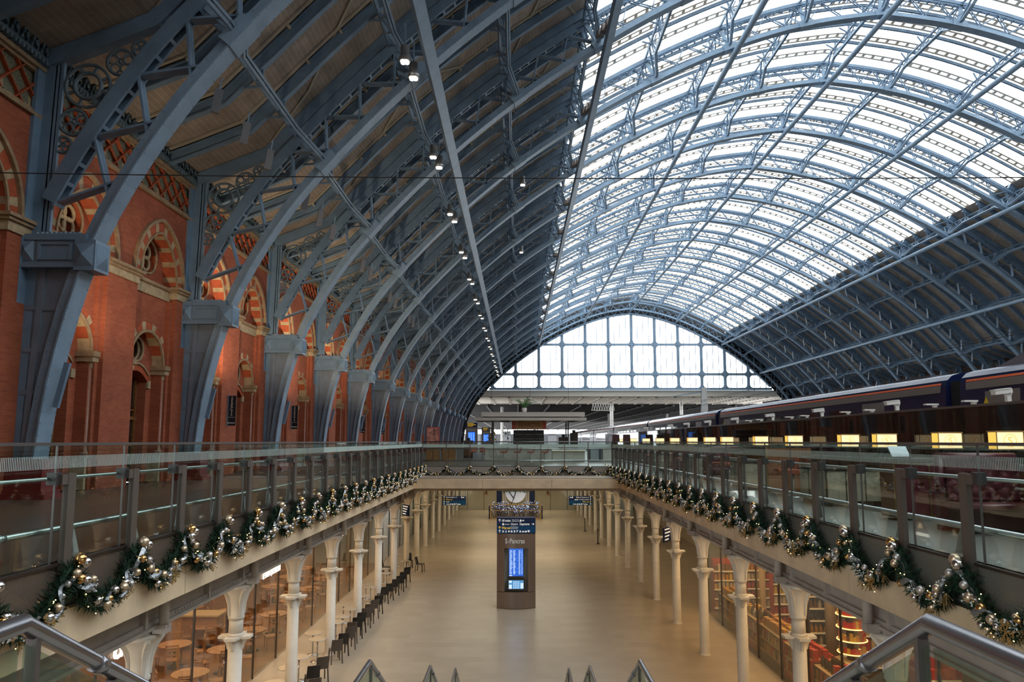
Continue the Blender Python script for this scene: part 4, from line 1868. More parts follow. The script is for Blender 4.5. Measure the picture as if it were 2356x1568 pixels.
def make_totem():
    x0, y0, zb_ = -.05, 33.9, -6.15
    t = thing('information_totem', 'tall bronze station information totem with screens, alone on the concourse floor', 'totem', (x0, y0, zb_))
    W, H = .89, 3.47
    bul = .30

    def fr(u):      # front bulge
        return y0 - bul * (1 - (u / W) ** 2)
    N = 16

    def strip(m, u0, u1, z0, z1, dy=0):
        n = max(2, int(N * (u1 - u0) / (2 * W)))
        us = [u0 + (u1 - u0) * i / n for i in range(n + 1)]
        for a, b in zip(us, us[1:]):
            m.add([(x0 + a, fr(a) + dy, z0), (x0 + b, fr(b) + dy, z0), (x0 + b, fr(b) + dy, z1), (x0 + a, fr(a) + dy, z1)], [(0, 1, 2, 3)], 0, True)
    m = MB()
    zt = -2.80
    ra, rb, r0_, r1_ = -.54, .54, -5.46, -3.45
    strip(m, -W, ra, zb_ + .75, zt)
    strip(m, rb, W, zb_ + .75, zt)
    strip(m, ra, rb, r1_, zt)
    strip(m, ra, rb, zb_ + .75, r0_)
    yb_ = y0 + .12
    m.add([(x0 + ra, yb_, r0_), (x0 + rb, yb_, r0_), (x0 + rb, yb_, r1_), (x0 + ra, yb_, r1_)], [(0, 1, 2, 3)], 1)
    for u in (ra, rb):
        m.add([(x0 + u, fr(u), r0_), (x0 + u, yb_, r0_), (x0 + u, yb_, r1_), (x0 + u, fr(u), r1_)], [(0, 1, 2, 3)], 1)
    for z in (r0_, r1_):
        us = [ra + (rb - ra) * i / 8 for i in range(9)]
        m.add([(x0 + u, fr(u), z) for u in us] + [(x0 + rb, yb_, z), (x0 + ra, yb_, z)], [tuple(range(11))], 1)
    m.box(x0 - W, x0 + W, y0 + .13, y0 + .62, zb_, zt)
    for sg in (-1, 1):
        m.box(*sorted((x0 + sg * (W - .02), x0 + sg * W)), y0 - .01, y0 + .2, zb_, zt)
    us = [-W + 2 * W * i / 12 for i in range(13)]
    m.add([(x0 + u, fr(u), zt) for u in us] + [(x0 + W, y0 + .6, zt), (x0 - W, y0 + .6, zt)], [tuple(range(15))])
    m.build('body', [TOTEM, mat('totem_recess', (.30, .31, .28), .5)], t)
    m = MB()
    strip(m, -W, W, zb_ + .02, zb_ + .73, -.02)
    m.add([(x0 + u, fr(u) - .02, zb_ + .73) for u in us] + [(x0 + W, y0 + .3, zb_ + .73), (x0 - W, y0 + .3, zb_ + .73)], [tuple(range(15))])
    m.build('base', TOTEM, t)
    m = MB()
    m.box(x0 - .345, x0 + .345, yb_ - .14, yb_ - .02, -4.75, -3.46)
    fo = m.build('screen_frame', BLACK, t)
    ys = yb_ - .145
    m = MB()
    m.box(x0 - .33, x0 + .33, ys - .004, ys, -4.73, -3.48)
    m.build('departure_screen', SCR, t)
    m = MB()
    rr = random.Random(5)
    for k in range(19):
        z = -3.58 - k * .058
        m.box(x0 - .30, x0 - .30 + rr.uniform(.08, .14), ys - .008, ys - .005, z - .014, z + .014)
        m.box(x0 - .13, x0 - .13 + rr.uniform(.06, .10), ys - .008, ys - .005, z - .016, z + .016)
        m.box(x0 + .12, x0 + .12 + rr.uniform(.05, .09), ys - .008, ys - .005, z - .014, z + .014)
        m.box(x0 + .25, x0 + .29, ys - .008, ys - .005, z - .014, z + .014)
    m.box(x0 - .32, x0 - .18, ys - .008, ys - .005, -4.72, -4.68)
    m.build('screen_rows', SCRW, t)
    m = MB()
    m.box(x0 - .39, x0 + .39, yb_ - .30, yb_ - .02, -5.32, -4.84)
    m.build('lower_screen_frame', mat('bronze_dark', (.1, .06, .04), .4, .5), t)
    y2 = yb_ - .305
    m = MB()
    m.box(x0 - .34, x0 + .34, y2 - .004, y2, -5.27, -4.88)
    m.build('touch_screen', mat('touch_screen_glow', (.06, .22, .42), .3, emit=1.0), t)
    m = MB()
    m.box(x0 - .33, x0 - .20, y2 - .008, y2 - .005, -5.0, -4.9)
    m.box(x0 - .33, x0 - .20, y2 - .008, y2 - .005, -5.26, -5.08)
    m.box(x0 + .2, x0 + .33, y2 - .008, y2 - .005, -5.25, -5.0)
    for i in range(4):
        for j in range(4):
            m.box(x0 - .13 + i * .075, x0 - .085 + i * .075, y2 - .008, y2 - .005, -5.24 + j * .085, -5.19 + j * .085)
    m.build('screen_icons', SCRW, t)
    # head panel with directions
    z1, z0 = -2.12, -2.78
    yh = y0 - .12
    m = MB()
    m.box(x0 - W - .005, x0 + W + .005, yh, y0 + .55, z0, z1)
    m.box(x0 - W - .01, x0 + W + .01, yh - .005, y0 + .56, z1, z1 + .03)
    m.build('head_panel', SIGNB, t)
    m = MB()
    m.box(x0 - W + .01, x0 + W - .01, yh - .004, yh, z0 + .01, z0 + .33)
    m.build('head_panel_lower_band', SIGNB2, t)
    yl = yh - .006
    m = Icons(t, WLT)
    arrow(m, x0 - .76, z1 - .085, yl, .13)
    arrow(m, x0 - .76, z0 + .085, yl, .13)
    arrow(m, x0 + .77, z1 - .245, yl, .12, 'right')
    pictos(m, x0 - .60, z0 + .085, yl, .105, 10)
    rail_logo(m, x0 + .33, z1 - .085, yl, .1)
    pictos(m, x0 + .21, z1 - .085, yl, .11, 1, [3])
    pictos(m, x0 - .60, z1 - .245, yl, .11, 1, [3])
    m = Icons(t, YEL)
    arrow(m, x0 - .76, z0 + .245, yl, .13)
    text('All trains', .15, (x0 - .66, yl, z1 - .135), FACE_CAM, WLT, t, .002, bold=.003, sx=.74)
    text('National Rail\nUnderground', .062, (x0 - .2, yl, z1 - .075), FACE_CAM, WLT, t, .002)
    text('Eurostar', .085, (x0 - .52, yl, z1 - .28), FACE_CAM, WLT, t, .002, sx=.75)
    text('Départs', .14, (x0 - .25, yl, z1 - .29), FACE_CAM, WLT, t, .002, sx=.72)
    text('Departures', .145, (x0 + .16, yl, z1 - .29), FACE_CAM, WLT, t, .002, bold=.003, sx=.68)
    text('Way out', .15, (x0 - .66, yl, z0 + .195), FACE_CAM, YEL, t, .002, bold=.003, sx=.74)
    text('Midland Road\nEuston Road', .062, (x0 - .25, yl, z0 + .26), FACE_CAM, WLT, t, .002)
    text('S', .31, (x0 - .50, fr(0) - .012, -3.21), FACE_CAM, WHITEL, t, .006, bold=.008, sx=.72)
    text('t', .2, (x0 - .37, fr(0) - .012, -3.19), FACE_CAM, WHITEL, t, .006, bold=.002, sx=.7)
    text('Pancras', .31, (x0 - .305, fr(0) - .012, -3.21), FACE_CAM, WHITEL, t, .006, bold=.006, sx=.74)
    return t


make_totem()


def hang_sign(x, y, z, w, h, right, label):
    t = thing('hanging_sign', label, 'sign', (x, y, z), 0, 'blue hanging direction signs')
    m = MB()
    m.box(x - w / 2, x + w / 2, y, y + .12, z - h / 2, z + h / 2)
    m.build('panel', SIGNB, t)
    m = MB()
    m.box(x - w / 2 + .01, x + w / 2 - .01, y - .004, y, z - h / 2 + .01, z)
    m.build('panel_lower_band', SIGNB2, t)
    m = MB()
    for dx in (-w * .35, w * .35):
        m.box(x + dx - .015, x + dx + .015, y + .04, y + .07, z + h / 2, -1.1)
    m.build('hanger_rods', GREYBEAM, t)
    yl = y - .006
    m = Icons(t, WLT)
    rows = [z + h * .375, z + h * .125, z - h * .125, z - h * .375]
    xa = x + (w / 2 - .12 if right else -w / 2 + .12)
    for i in (0, 1 if right else 2, 3):
        arrow(m, xa, rows[i], yl, .12)
    if right:
        pictos(m, x - w * .28, rows[3], yl, .1, 8)
        pictos(m, x - w * .42, rows[0], yl, .1, 2, [7, 3])
        pictos(m, x - w * .22, rows[1], yl, .1, 2, [7, 3])
    else:
        pictos(m, x - w * .30, rows[3], yl, .1, 8)
        pictos(m, x + w * .32, rows[0], yl, .1, 2, [3, 7])
    m = Icons(t, YEL)
    arrow(m, xa, rows[2 if right else 1], yl, .12)
    if right:
        text('Départs Departures', .115, (x + w / 2 - .22, yl, rows[0] - .04), FACE_CAM, WLT, t, .002, 'RIGHT', .95)
        text('1-4 National Rail', .115, (x + w / 2 - .22, yl, rows[1] - .04), FACE_CAM, WLT, t, .002, 'RIGHT', .95)
        text('Way out', .125, (x + w / 2 - .22, yl, rows[2] - .04), FACE_CAM, YEL, t, .002, 'RIGHT')
    else:
        text('National Rail 1-4', .115, (x - w / 2 + .24, yl, rows[0] - .04), FACE_CAM, WLT, t, .002, 'LEFT', .95)
        text('Way out', .125, (x - w / 2 + .24, yl, rows[1] - .04), FACE_CAM, YEL, t, .002)
        text('Taxis', .115, (x - w / 2 + .24, yl, rows[2] - .04), FACE_CAM, WLT, t, .002)
    return t


hang_sign(-4.33, 50, -2.62, 1.62, .62, False, 'blue hanging sign on the left reading National Rail and Way out')
hang_sign(4.35, 50, -2.62, 1.62, .62, True, 'blue hanging sign on the right reading Departures and Way out')
for s in (-1, 1):
    for y in ((43.2,) if s < 0 else (32.2,)):
        t = thing('projecting_sign', 'small navy sign turned edge-on among the %s columns' % ('left' if s < 0 else 'right'), 'sign', (s * 6.3, y, -2.6))
        m = MB()
        m.extrude([(-.5, -.32), (.5, -.32), (.5, .32), (-.5, .32)], lambda u, v, h: (s * 6.6 + u * .5 + h * .85, y + u * -.85 * s * -1 + h * .5, -2.62 + v), -.04, .04)
        m.build('panel', SIGNB, t)
        m = MB()
        for k in range(4):
            zz = -2.62 + .22 - k * .145
            m.extrude([(-.4, -.03), (.4 - .1 * k, -.03), (.4 - .1 * k, .03), (-.4, .03)], lambda u, v, h: (s * 6.6 + u * .5 + h * .85, y + u * .85 * s + h * .5, zz + v), -.044, .044)
        m.build('lettering_lines', WLT, t)
        m = MB()
        m.box(s * 6.6 - .02, s * 6.6 + .02, y - .02, y + .02, -2.32, -1.88)
        m.build('hanger', GREYBEAM, t)
# drop pendants under the bridge
for x, side in ((-1.78, 'left'), (1.75, 'right')):
    t = thing('pendant_ornament', 'gold drop pendant hanging under the bridge, %s of centre' % side, 'pendant', (x, YF + 3.0, -1.2))
    m = MB()
    m.lathe([(.01, -.72), (.09, -.68), (.11, -.60), (.07, -.50), (.025, -.38), (.012, -.2)], (x, YF + 3.0, -1.2 + .25), 14)
    m.build('drop', CHAMP, t)
    m = MB()
    m.bar((x, YF + 3, -1.16), (x, YF + 3, -1.0), .012, .012)
    m.build('wire', BLACKM, t)

# ------------------------------------------------------------------ Christmas display with a pale moon in the concourse
t = thing('christmas_display', 'enclosed Christmas display of frosted trees under a white moon', 'display', (-.15, 72.5, -6.15))
x0, y0 = -.15, 72.5
m = MB()
m.box(x0 - 2.45, x0 + 2.45, y0 - 1.1, y0 + 1.1, -6.15, -6.05)
for x in (-2.45, 2.45):
    for y in (-1.1, 1.1):
        m.box(x0 + x - .06, x0 + x + .06, y0 + y - .06, y0 + y + .06, -6.15, -4.75)
for z in (-5.35, -4.78):
    m.box(x0 - 2.45, x0 + 2.45, y0 - 1.13, y0 - 1.08, z, z + .07)
    m.box(x0 - 2.45, x0 + 2.45, y0 + 1.08, y0 + 1.13, z, z + .07)
for k in range(22):
    x = x0 - 2.4 + k * .23
    for sg in (-1, 1):
        m.bar((x, y0 - 1.1, -6.0), (x + sg * .5, y0 - 1.1, -4.8), .012, .012, (0, 1, 0))
m.build('trellis_fence', mat('pale_gold_frame', (.42, .29, .14), .5), t)
for sg in (-1, 1):
    m = MB()
    m.extrude([(-.3, -6.2), (.3, -6.2), (.42, -5.6), (.3, -4.9), (-.3, -4.9), (-.3, -5.6)], lambda u, v, h: (x0 + sg * (2.5 + h), y0 + u * 2, v), 0, .16)
    m.build('blue_side_panel', SIGNB, t)
    m = MB()
    m.box(*sorted((x0 + sg * 1.4, x0 + sg * 1.95)), y0 + 1.4, y0 + 1.5, -6.15, -2.7)
    m.build('navy_panel', SIGNB, t)
rr = random.Random(11)
m = MB()
ml = MB()
for i in range(420):
    p = Vector((x0 + rr.uniform(-2.3, 2.3), y0 + rr.uniform(-.95, .95), -6.05))
    H = rr.uniform(.5, 1.5) if abs(p.x - x0) > .8 else rr.uniform(.4, 1.1)
    q = p + Vector((rr.gauss(0, .2), rr.gauss(0, .2), H))
    m.bar(p, q, .014, .014)
    for k in range(3):
        b = p.lerp(q, rr.uniform(.4, 1))
        m.bar(b, b + Vector((rr.gauss(0, .18), rr.gauss(0, .18), rr.uniform(0, .25))), .01, .01)
    if i % 2 == 0:
        ml.sphere(q, .022, 6, 4)
m.build('frosted_twigs', mat('blue_grey_twig', (.10, .12, .18), .5), t)
ml.build('cold_lights', mat('cold_light', (.35, .55, 1.0), .5, emit=4), t)
m = MB()
pts = [(1.02 * math.cos(a), -.92 * math.sin(a) * 1.0) for a in [PI * i / 20 for i in range(21)]]
m.extrude(pts, lambda u, v, h: (x0 + u, y0 + h, -3.55 + v * 1.2), -.12, .12)
m.build('moon', mat('moon_white', (.62, .66, .74), .5, emit=.35), t)
m = MB()
m.tube([(x0 - .1, y0 - .3, -5.9), (x0 - .55, y0 - .25, -5.0), (x0 - .2, y0 - .3, -4.2), (x0 + .1, y0 - .3, -3.3), (x0 + .5, y0 - .2, -2.7)], [.07, .06, .05, .04, .03], 7)
m.tube([(x0 - .2, y0 - .3, -4.2), (x0 - .7, y0 - .3, -3.5), (x0 - 1.0, y0 - .3, -2.9)], [.05, .035, .02], 7)
m.build('branch', mat('dark_bark', (.03, .025, .02), .8), t)
m = MB()
for i in range(900):
    p = Vector((x0 + rr.uniform(-1.3, 1.3), y0 + rr.uniform(-.8, .8), -3.45 + rr.gauss(0, .1)))
    d = Vector((rr.gauss(0, 1), rr.gauss(0, 1), rr.gauss(0, .6))).normalized() * .16
    sd = d.cross(Vector((0, 0, 1))).normalized() * .05
    m.add([p, p + d * .5 + sd, p + d, p + d * .5 - sd], [(0, 1, 2, 3)])
m.build('leafy_canopy', mat('dark_leaf', (.05, .10, .03), .6, 0, .6, 9), t)
for sg in (-1, 1):
    for dx in (1.05, 1.25):
        m = MB()
        m.box(x0 + sg * dx - .04, x0 + sg * dx + .04, y0 + .3, y0 + .38, -6.05, -2.7)
        m.build('white_post', WHITEP, t)

# ------------------------------------------------------------------ café chairs and round tables on the concourse
def make_cafe_chair(mt, label):
    t = thing('cafe_chair', label, 'chair', (0, 0, 0))
    m = MB()   # faces -X: back at +x side
    out = [(-.21, -.20), (.18, -.20), (.21, -.14), (.21, .14), (.18, .20), (-.21, .20)]
    m.extrude(out, lambda u, v, h: (u, v, h), .43, .455)
    m.build('seat', mt, t, local=True)
    m = MB()
    vs = []
    n = 8
    for i in range(7):
        z = .45 + .38 * i / 6
        for j in range(n + 1):
            y = -.20 + .40 * j / n
            x = .20 + .10 * (i / 6) ** 1.3 - .03 * (y / .2) ** 2
            vs.append((x, y * (1 - .06 * i / 6), z))
    k = len(vs)
    vs += [(x + .022, y, z) for x, y, z in vs]
    fs = []
    for i in range(6):
        for j in range(n):
            a = i * (n + 1) + j
            fs.append((a, a + 1, a + n + 2, a + n + 1))
            fs.append((k + a, k + a + n + 1, k + a + n + 2, k + a + 1))
    for j in range(n):
        a = 6 * (n + 1) + j
        fs.append((a, a + 1, k + a + 1, k + a))
    for i in range(6):
        for j in (0, n):
            a = i * (n + 1) + j
            fs.append((a, a + n + 1, k + a + n + 1, k + a))
    m.add(vs, fs)
    m.build('backrest', mt, t, local=True)
    for sx, sy in ((-1, -1), (-1, 1), (1, -1), (1, 1)):
        m = MB()
        m.bar((sx * .18, sy * .175, .44), (sx * .21 + (.03 if sx > 0 else 0), sy * .19, 0), .035, .035)
        m.build('leg', mt, t, local=True)
    return t


def make_cafe_table(label):
    t = thing('cafe_table', label, 'table', (0, 0, 0))
    m = MB()
    m.lathe([(.29, .735), (.305, .745), (.305, .757), (.29, .765)], (0, 0, 0), 28)
    m.build('table_top', mat('pale_steel_top', (.50, .44, .36), .28, .55), t, local=True)
    m = MB()
    m.torus((0, 0, .75), (0, 0, 1), .305, .012, 28, 6)
    m.build('rim', CHROME, t, local=True)
    m = MB()
    m.lathe([(.025, .02), (.025, .735)], (0, 0, 0), 10)
    m.build('pole', CHROME, t, local=True)
    m = MB()
    m.lathe([(.22, 0), (.22, .012), (.06, .03), (.03, .04)], (0, 0, 0), 20)
    m.build('base', CHROME, t, local=True)
    return t


FZ = -6.15
CH = [(-6.02, 22.0, 1), (-6.05, 21.1, 0), (-6.37, 23.2, 0), (-6.35, 24.1, 1), (-6.37, 26.1, 1), (-6.37, 26.95, 0), (-6.31, 27.75, 1), (-6.39, 28.55, 1), (-6.35, 29.3, 0), (-6.42, 30.1, 0),
      (-6.35, 30.85, 1), (-6.37, 31.6, 1), (-6.35, 32.4, 1), (-6.32, 33.3, 0), (-6.42, 35.2, 0), (-6.30, 36.0, 0), (-6.22, 37.1, 0), (-6.10, 38.0, 0), (-6.15, 39.1, 0), (-6.16, 40.5, 0)]
cb = make_cafe_chair(BLACK, '')
cg = make_cafe_chair(BROWNPL, '')
uu = {}
for i, (x, y, g) in enumerate(sorted(CH, key=lambda q: q[1])):
    x, y = x * .987, y * .987
    lab = '%s %s plastic chair from the camera in the row beside the left columns' % (nth(i), 'taupe' if g else 'black')
    src = cg if g else cb
    if g not in uu:
        uu[g] = 1
        src.location = (x, y, FZ)
        src.rotation_euler = (0, 0, -PI / 2 + .5)
        src['label'] = lab
    else:
        src2 = dup(src, (x, y, FZ), lab, -PI / 2 + .5 + rnd.uniform(-.15, .15))
    for o in (cb, cg):
        o['group'] = 'plastic chairs along the café'
dup(cb, (-5.7, 43.1, FZ), 'black chair standing out alone on the concourse at the far end of the café row', PI * .93, 'plastic chairs along the café')
dup(cb, (-7.5, 42.1, FZ), 'black chair behind the far café tables next to the glass', PI, 'plastic chairs along the café')
dup(cb, (-6.55, 44.4, FZ), 'black chair at the farthest café table', PI * .6, 'plastic chairs along the café')
TB = [(-7.03, 21.6), (-7.05, 23.0), (-7.06, 24.1), (-7.04, 26.2), (-7.0, 27.0), (-7.0, 28.6), (-6.97, 29.5), (-6.95, 30.8), (-7.0, 31.6), (-6.95, 33.3), (-7.04, 35.4), (-7.0, 36.2), (-6.9, 38.9), (-6.86, 40.2), (-6.6, 42.8), (-7.05, 45.4)]
tb = make_cafe_table('')
for i, (x, y) in enumerate(TB):
    x, y = x * .987, y * .987
    if abs((y - 13.30) % 4.47) < .45 or abs((y - 13.30) % 4.47 - 4.47) < .45:
        x -= .42
    lab = '%s small round steel table from the camera behind the plastic chairs' % nth(i)
    if i == 0:
        tb.location = (x, y, FZ)
        tb['label'] = lab
        tb['group'] = 'round café tables'
    else:
        dup(tb, (x, y, FZ), lab)

# shop lettering on the left glass
o = text('LE PAIN QUOTIDIEN', .27, (-8.47, 24.5, -3.13), FACE_EAST, LETW, None, .005, 'LEFT', .72, 'lit_shop_lettering', .002)
tag(o, 'lit white restaurant name lettering on the left shop glass', 'sign')
o = text('ch', .56, (-8.47, 15.62, -3.12), FACE_EAST, LETW, None, .02, 'LEFT', 1.0, 'lit_shop_lettering', .008)
tag(o, 'large lit white letters ch on the left shop glass', 'sign')
m = MB()
m.box(-8.47, -8.44, 34.5, 35.8, -3.1, -2.95)
o = m.build('lit_sign_box', LETW, None, loc=(-8.45, 34.7, -3))
tag(o, 'narrow lit white sign strip on the left glass farther down', 'sign')

# ------------------------------------------------------------------ roof lamps
LEDM = mat('led_disc', (1.0, .93, .82), .5, emit=14)
LEDM.cycles.emission_sampling = 'NONE'


def make_rooflamp():
    t = thing('roof_lamp', 'lamp', 'lamp', (0, 0, 0))
    m = MB()
    m.lathe([(.05, .62), (.16, .60), (.17, .2), (.22, .16), (.22, .02), (.18, 0)], (0, 0, 0), 14)
    m.build('housing', mat('grey_lamp_body', (.3, .3, .3), .4, .6), t, local=True)
    m = MB()
    for k in range(4):
        a = k * PI / 2 + PI / 4
        m.lathe([(.085, -.03), (.07, -.045)], (.1 * math.cos(a), .1 * math.sin(a), 0), 12)
    m.build('led_discs', LEDM, t, local=True)
    m = MB()
    m.bar((0, 0, .62), (0, 0, 1.5), .05, .05)
    m.build('hanging_rod', STEEL, t, local=True)
    return t


rl = make_rooflamp()
fl = True
for k in range(0, 15):
    for j, (dy, n) in enumerate(((-1.9, .1), (-1.1, .0))):
        s = s_at_d(-28.7)
        q = apt(s, -.2 - .3 * j, RY[k + 1] + dy - .3)
        lab = '%s lit roof lamp of the pair before the %s great rib' % ('front' if j == 0 else 'rear', nth(k + 1))
        if fl:
            rl.location, rl['label'], rl['group'] = q, lab, 'lit lamps along the left roof slope'
            fl = False
        else:
            dup(rl, q, lab)
for k in range(1, 15):
    s = s_at_d(-24.2)
    if k in (3, 5):
        dup(rl, apt(s, -.3, RY[k] + 3), 'single roof lamp above the left slope beyond the %s great rib' % nth(k))


def make_flood():
    t = thing('floodlight', 'floodlight', 'lamp', (0, 0, 0))
    m = MB()
    m.lathe([(.06, .5), (.16, .42), (.2, .1), (.24, 0)], (0, 0, 0), 12)
    m.build('housing', mat('taupe_lamp_body', (.22, .19, .17), .5, .4), t, local=True)
    m = MB()
    m.torus((0, 0, .2), (0, 1, 0), .28, .025, 12, 5, 0, 0, PI)
    m.bar((0, 0, .45), (0, 0, 1.2), .04, .04)
    m.build('yoke', STEEL, t, local=True)
    return t


fd = make_flood()
fl = True
for k in range(2, 15):
    for j in range(3):
        s = s_at_d(-20.0)
        q = apt(s, -.35 + .25 * j, RY[k] - 2.4 + j * .75)
        lab = '%s dark floodlight hung at the left glazing edge before the %s great rib' % (['lowest', 'middle', 'top'][j], nth(k))
        if fl:
            fd.location, fd['label'], fd['group'] = q, lab, 'floodlights along the left glazing edge'
            fl = False
        else:
            dup(fd, q, lab)

# loudspeaker boxes on the lowest left purlin
m = MB()
m.box(-.12, .12, -.07, .07, -.75, 0)
sp0 = None
n = 0
for k in range(0, 6):
    for j in range(3):
        s = s_at_d(-32.6)
        q = apt(s, .9, RY[k] + SUB * (j + 1) - .2)
        lab = '%s grey loudspeaker fin on the lowest left purlin beyond the %s great rib' % (ORD[j], nth(k))
        if sp0 is None:
            t = thing('roof_loudspeaker', lab, 'speaker', (0, 0, 0), 0, 'loudspeaker fins on the lowest left purlin')
            m.build('box', mat('dark_grey_box', (.13, .13, .14), .5), t, local=True)
            m2 = MB()
            m2.bar((0, 0, 0), (0, 0, .4), .05, .05)
            m2.build('bracket', STEEL, t, local=True)
            t.location = q
            t.rotation_euler = (0, .15, .5)
            sp0 = t
        else:
            dup(sp0, q, lab)

# ------------------------------------------------------------------ train
TX = 11.3


def make_carriage():
    t = thing('train_carriage', 'carriage', 'train', (TX, 0, -.9))
    L = 21.4
    w = 2.8
    z0 = .15
    prof = [(0, z0), (-.02, 3.0), (.03, 3.80), (.08, 3.95), (.20, 4.07), (.42, 4.14), (.8, 4.18), (w / 2, 4.2)]
    prof = prof + [(w - u, v) for u, v in prof[-2::-1]]
    m = MB()
    n = len(prof)
    vs = [(u, 0, v) for u, v in prof] + [(u, L, v) for u, v in prof]
    fs, mi = [], []
    for i in range(n - 1):
        roof = (prof[i][1] + prof[i + 1][1]) / 2 > 4.1
        m.add([vs[i], vs[i + 1], vs[n + i + 1], vs[n + i]], [(0, 3, 2, 1)], 1 if roof else 0, roof)
    m.poly(prof, lambda u, v: (u, 0, v))
    m.poly(prof, lambda u, v: (u, L, v))
    m.build('body', [NAVY, mat('train_roof', (.22, .24, .30), .22, .5)], t, local=True)

    def side(u0, v0, u1, v1, y0_, y1_, mt, nm, off=.012):
        mm = MB()
        mm.add([(u0 - off, y0_, v0), (u0 - off, y1_, v0), (u1 - off, y1_, v1), (u1 - off, y0_, v1)], [(0, 1, 2, 3)])
        mm.add([(u0 - off, y0_, v0), (u0 + .01, y0_, v0), (u1 + .01, y0_, v1), (u1 - off, y0_, v1)], [(0, 1, 2, 3)])
        mm.build(nm, mt, t, local=True)
    GREYB = mat('taupe_train_band', (.20, .17, .155), .35)
    side(.03, 3.83, .045, 3.885, .25, L - .25, mat('orange_stripe', (.75, .13, .04), .4), 'orange_stripe', .01)
    side(.02, 3.63, .03, 3.82, .25, L - .25, GREYB, 'grey_band')
    side(-.02, 1.5, .012, 3.54, 3.2, 4.6, GREYB, 'door', .016)
    side(-.02, 1.5, .012, 3.54, L - 2.2, L - 1.0, GREYB, 'door', .016)
    for k in range(6):
        y = 5.4 + k * 2.15
        side(-.02, 2.5, .005, 3.4, y, y + 1.7, mat('tinted_window', (.006, .007, .012), .06), 'window', .018)
    for k in range(5):
        m = MB()
        m.box(.5, w - .5, 1.5 + k * 4, 3.6 + k * 4, 4.12, 4.22)
        m.build('roof_hatch', mat('dark_roof_hatch', (.10, .10, .11), .4, .4), t, local=True)
    m = MB()
    m.box(.12, w - .12, L, L + .55, .4, 3.9)
    m.build('gangway', BLACKM, t, local=True)
    m = MB()
    m.poly([(20.2, 3.2), (20.45, 3.2), (20.325, 3.42)], lambda u, v: (-.035, u, v))
    m.build('yellow_warning_triangle', mat('warning_yellow', (.8, .55, .02), .5), t, local=True)
    return t


car = make_carriage()
CY = [18.9 - 22, 18.9, 40.9, 62.9, 84.9, 106.9, 128.9]
CL = ['nearest navy train carriage at the right edge of the photo', 'navy train carriage second from the camera behind the glass screen', 'third navy train carriage from the camera', 'fourth navy train carriage from the camera',
      'fifth train carriage from the camera toward the gable', 'sixth train carriage from the camera toward the gable', 'farthest train carriage seen before the platform end']
for i, y in enumerate(CY):
    if i == 0:
        car.location = (TX, y, -.9)
        car['label'] = CL[0]
        car['group'] = 'carriages of the navy train'
    else:
        dup(car, (TX, y, -.9), CL[i])
# raised roof fairing on the nearest carriage
m = MB()
pr = [(14.5, 4.15), (20.6, 4.15), (19.0, 4.55), (15.5, 4.55)]
m.extrude(pr, lambda u, v, h: (h, u, v), .45, 2.35)
m.build('roof_fairing', mat('train_roof', (.22, .24, .30), .22, .5), car, local=True)
# overhead line mast and wires over the train
t = thing('overhead_line_mast', 'pale mast carrying overhead wires above the train roof', 'mast', (14.6, 56, -1))
m = MB()
m.extrude([(-.5, -1), (.5, -1), (.18, 5.6), (-.18, 5.6)], lambda u, v, h: (14.6 + u, 56 + h, v), -.12, .12)
m.build('post', mat('pale_grey_mast', (.45, .45, .44), .5), t)
m = MB()
m.bar((14.6, 56, 5.3), (12.2, 56, 4.9), .06, .06)
m.build('arm', STEEL, t)
for i, (x, z) in enumerate(((13.0, 3.95), (13.6, 4.35), (14.4, 4.6))):
    m = MB()
    m.tube([(x, 8 + k * 12, z - .12 * math.sin(PI * (k % 2))) for k in range(13)], .009, 5)
    tag(m.build('overhead_wire', BLACKM, None, loc=(x, 8, z)), ['lower contact wire running above the train roof', 'upper wire running above the train roof', 'feeder wire running from the mast above the train'][i], 'wire')

# ------------------------------------------------------------------ glass screen, tinted for the dark behind it, with little lamps on its top
SX = 9.4
t = thing('glass_wind_screen', 'long dark-looking glass screen between the bar tables and the train', 'screen', (SX, 6, 0))
for k in range(30):
    y = 5.0 + k * 2.4
    m = MB()
    m.box(SX - .01, SX + .01, y + .01, y + 2.39, .05, 2.15)
    m.build('glass_pane', SCREENGL, t)
m = MB()
m.box(SX - .03, SX + .03, 5, 77, 2.15, 2.20)
m.build('top_cap', CAPDK, t)
for k in range(31):
    y = 5 + k * 2.4
    m = MB()
    m.box(SX + .02, SX + .12, y - .05, y + .05, 0, 2.15)
    m.build('post', BRONZE, t)


def make_screenlamp(big):
    t = thing('screen_spotlight', 'lamp', 'lamp', (0, 0, 0))
    m = MB()
    if big:
        m.bar((-.28, 0, .17), (.05, 0, .21), .14, .09)
        m.bar((-.30, 0, .215), (.02, 0, .255), .16, .02)
        m.lathe([(.035, .02), (.035, .2)], (-.0, 0, 0), 10)
        m.torus((0, 0, .15), (0, 1, 0), .06, .02, 10, 5)
    else:
        m.box(-.22, .06, -.06, .06, .05, .085)
    m.build('head', WHITEP, t, local=True)
    m = MB()
    m.box(-.04, .04, -.04, .04, 0, .1 if big else .06)
    m.build('clamp', WHITEP, t, local=True)
    return t


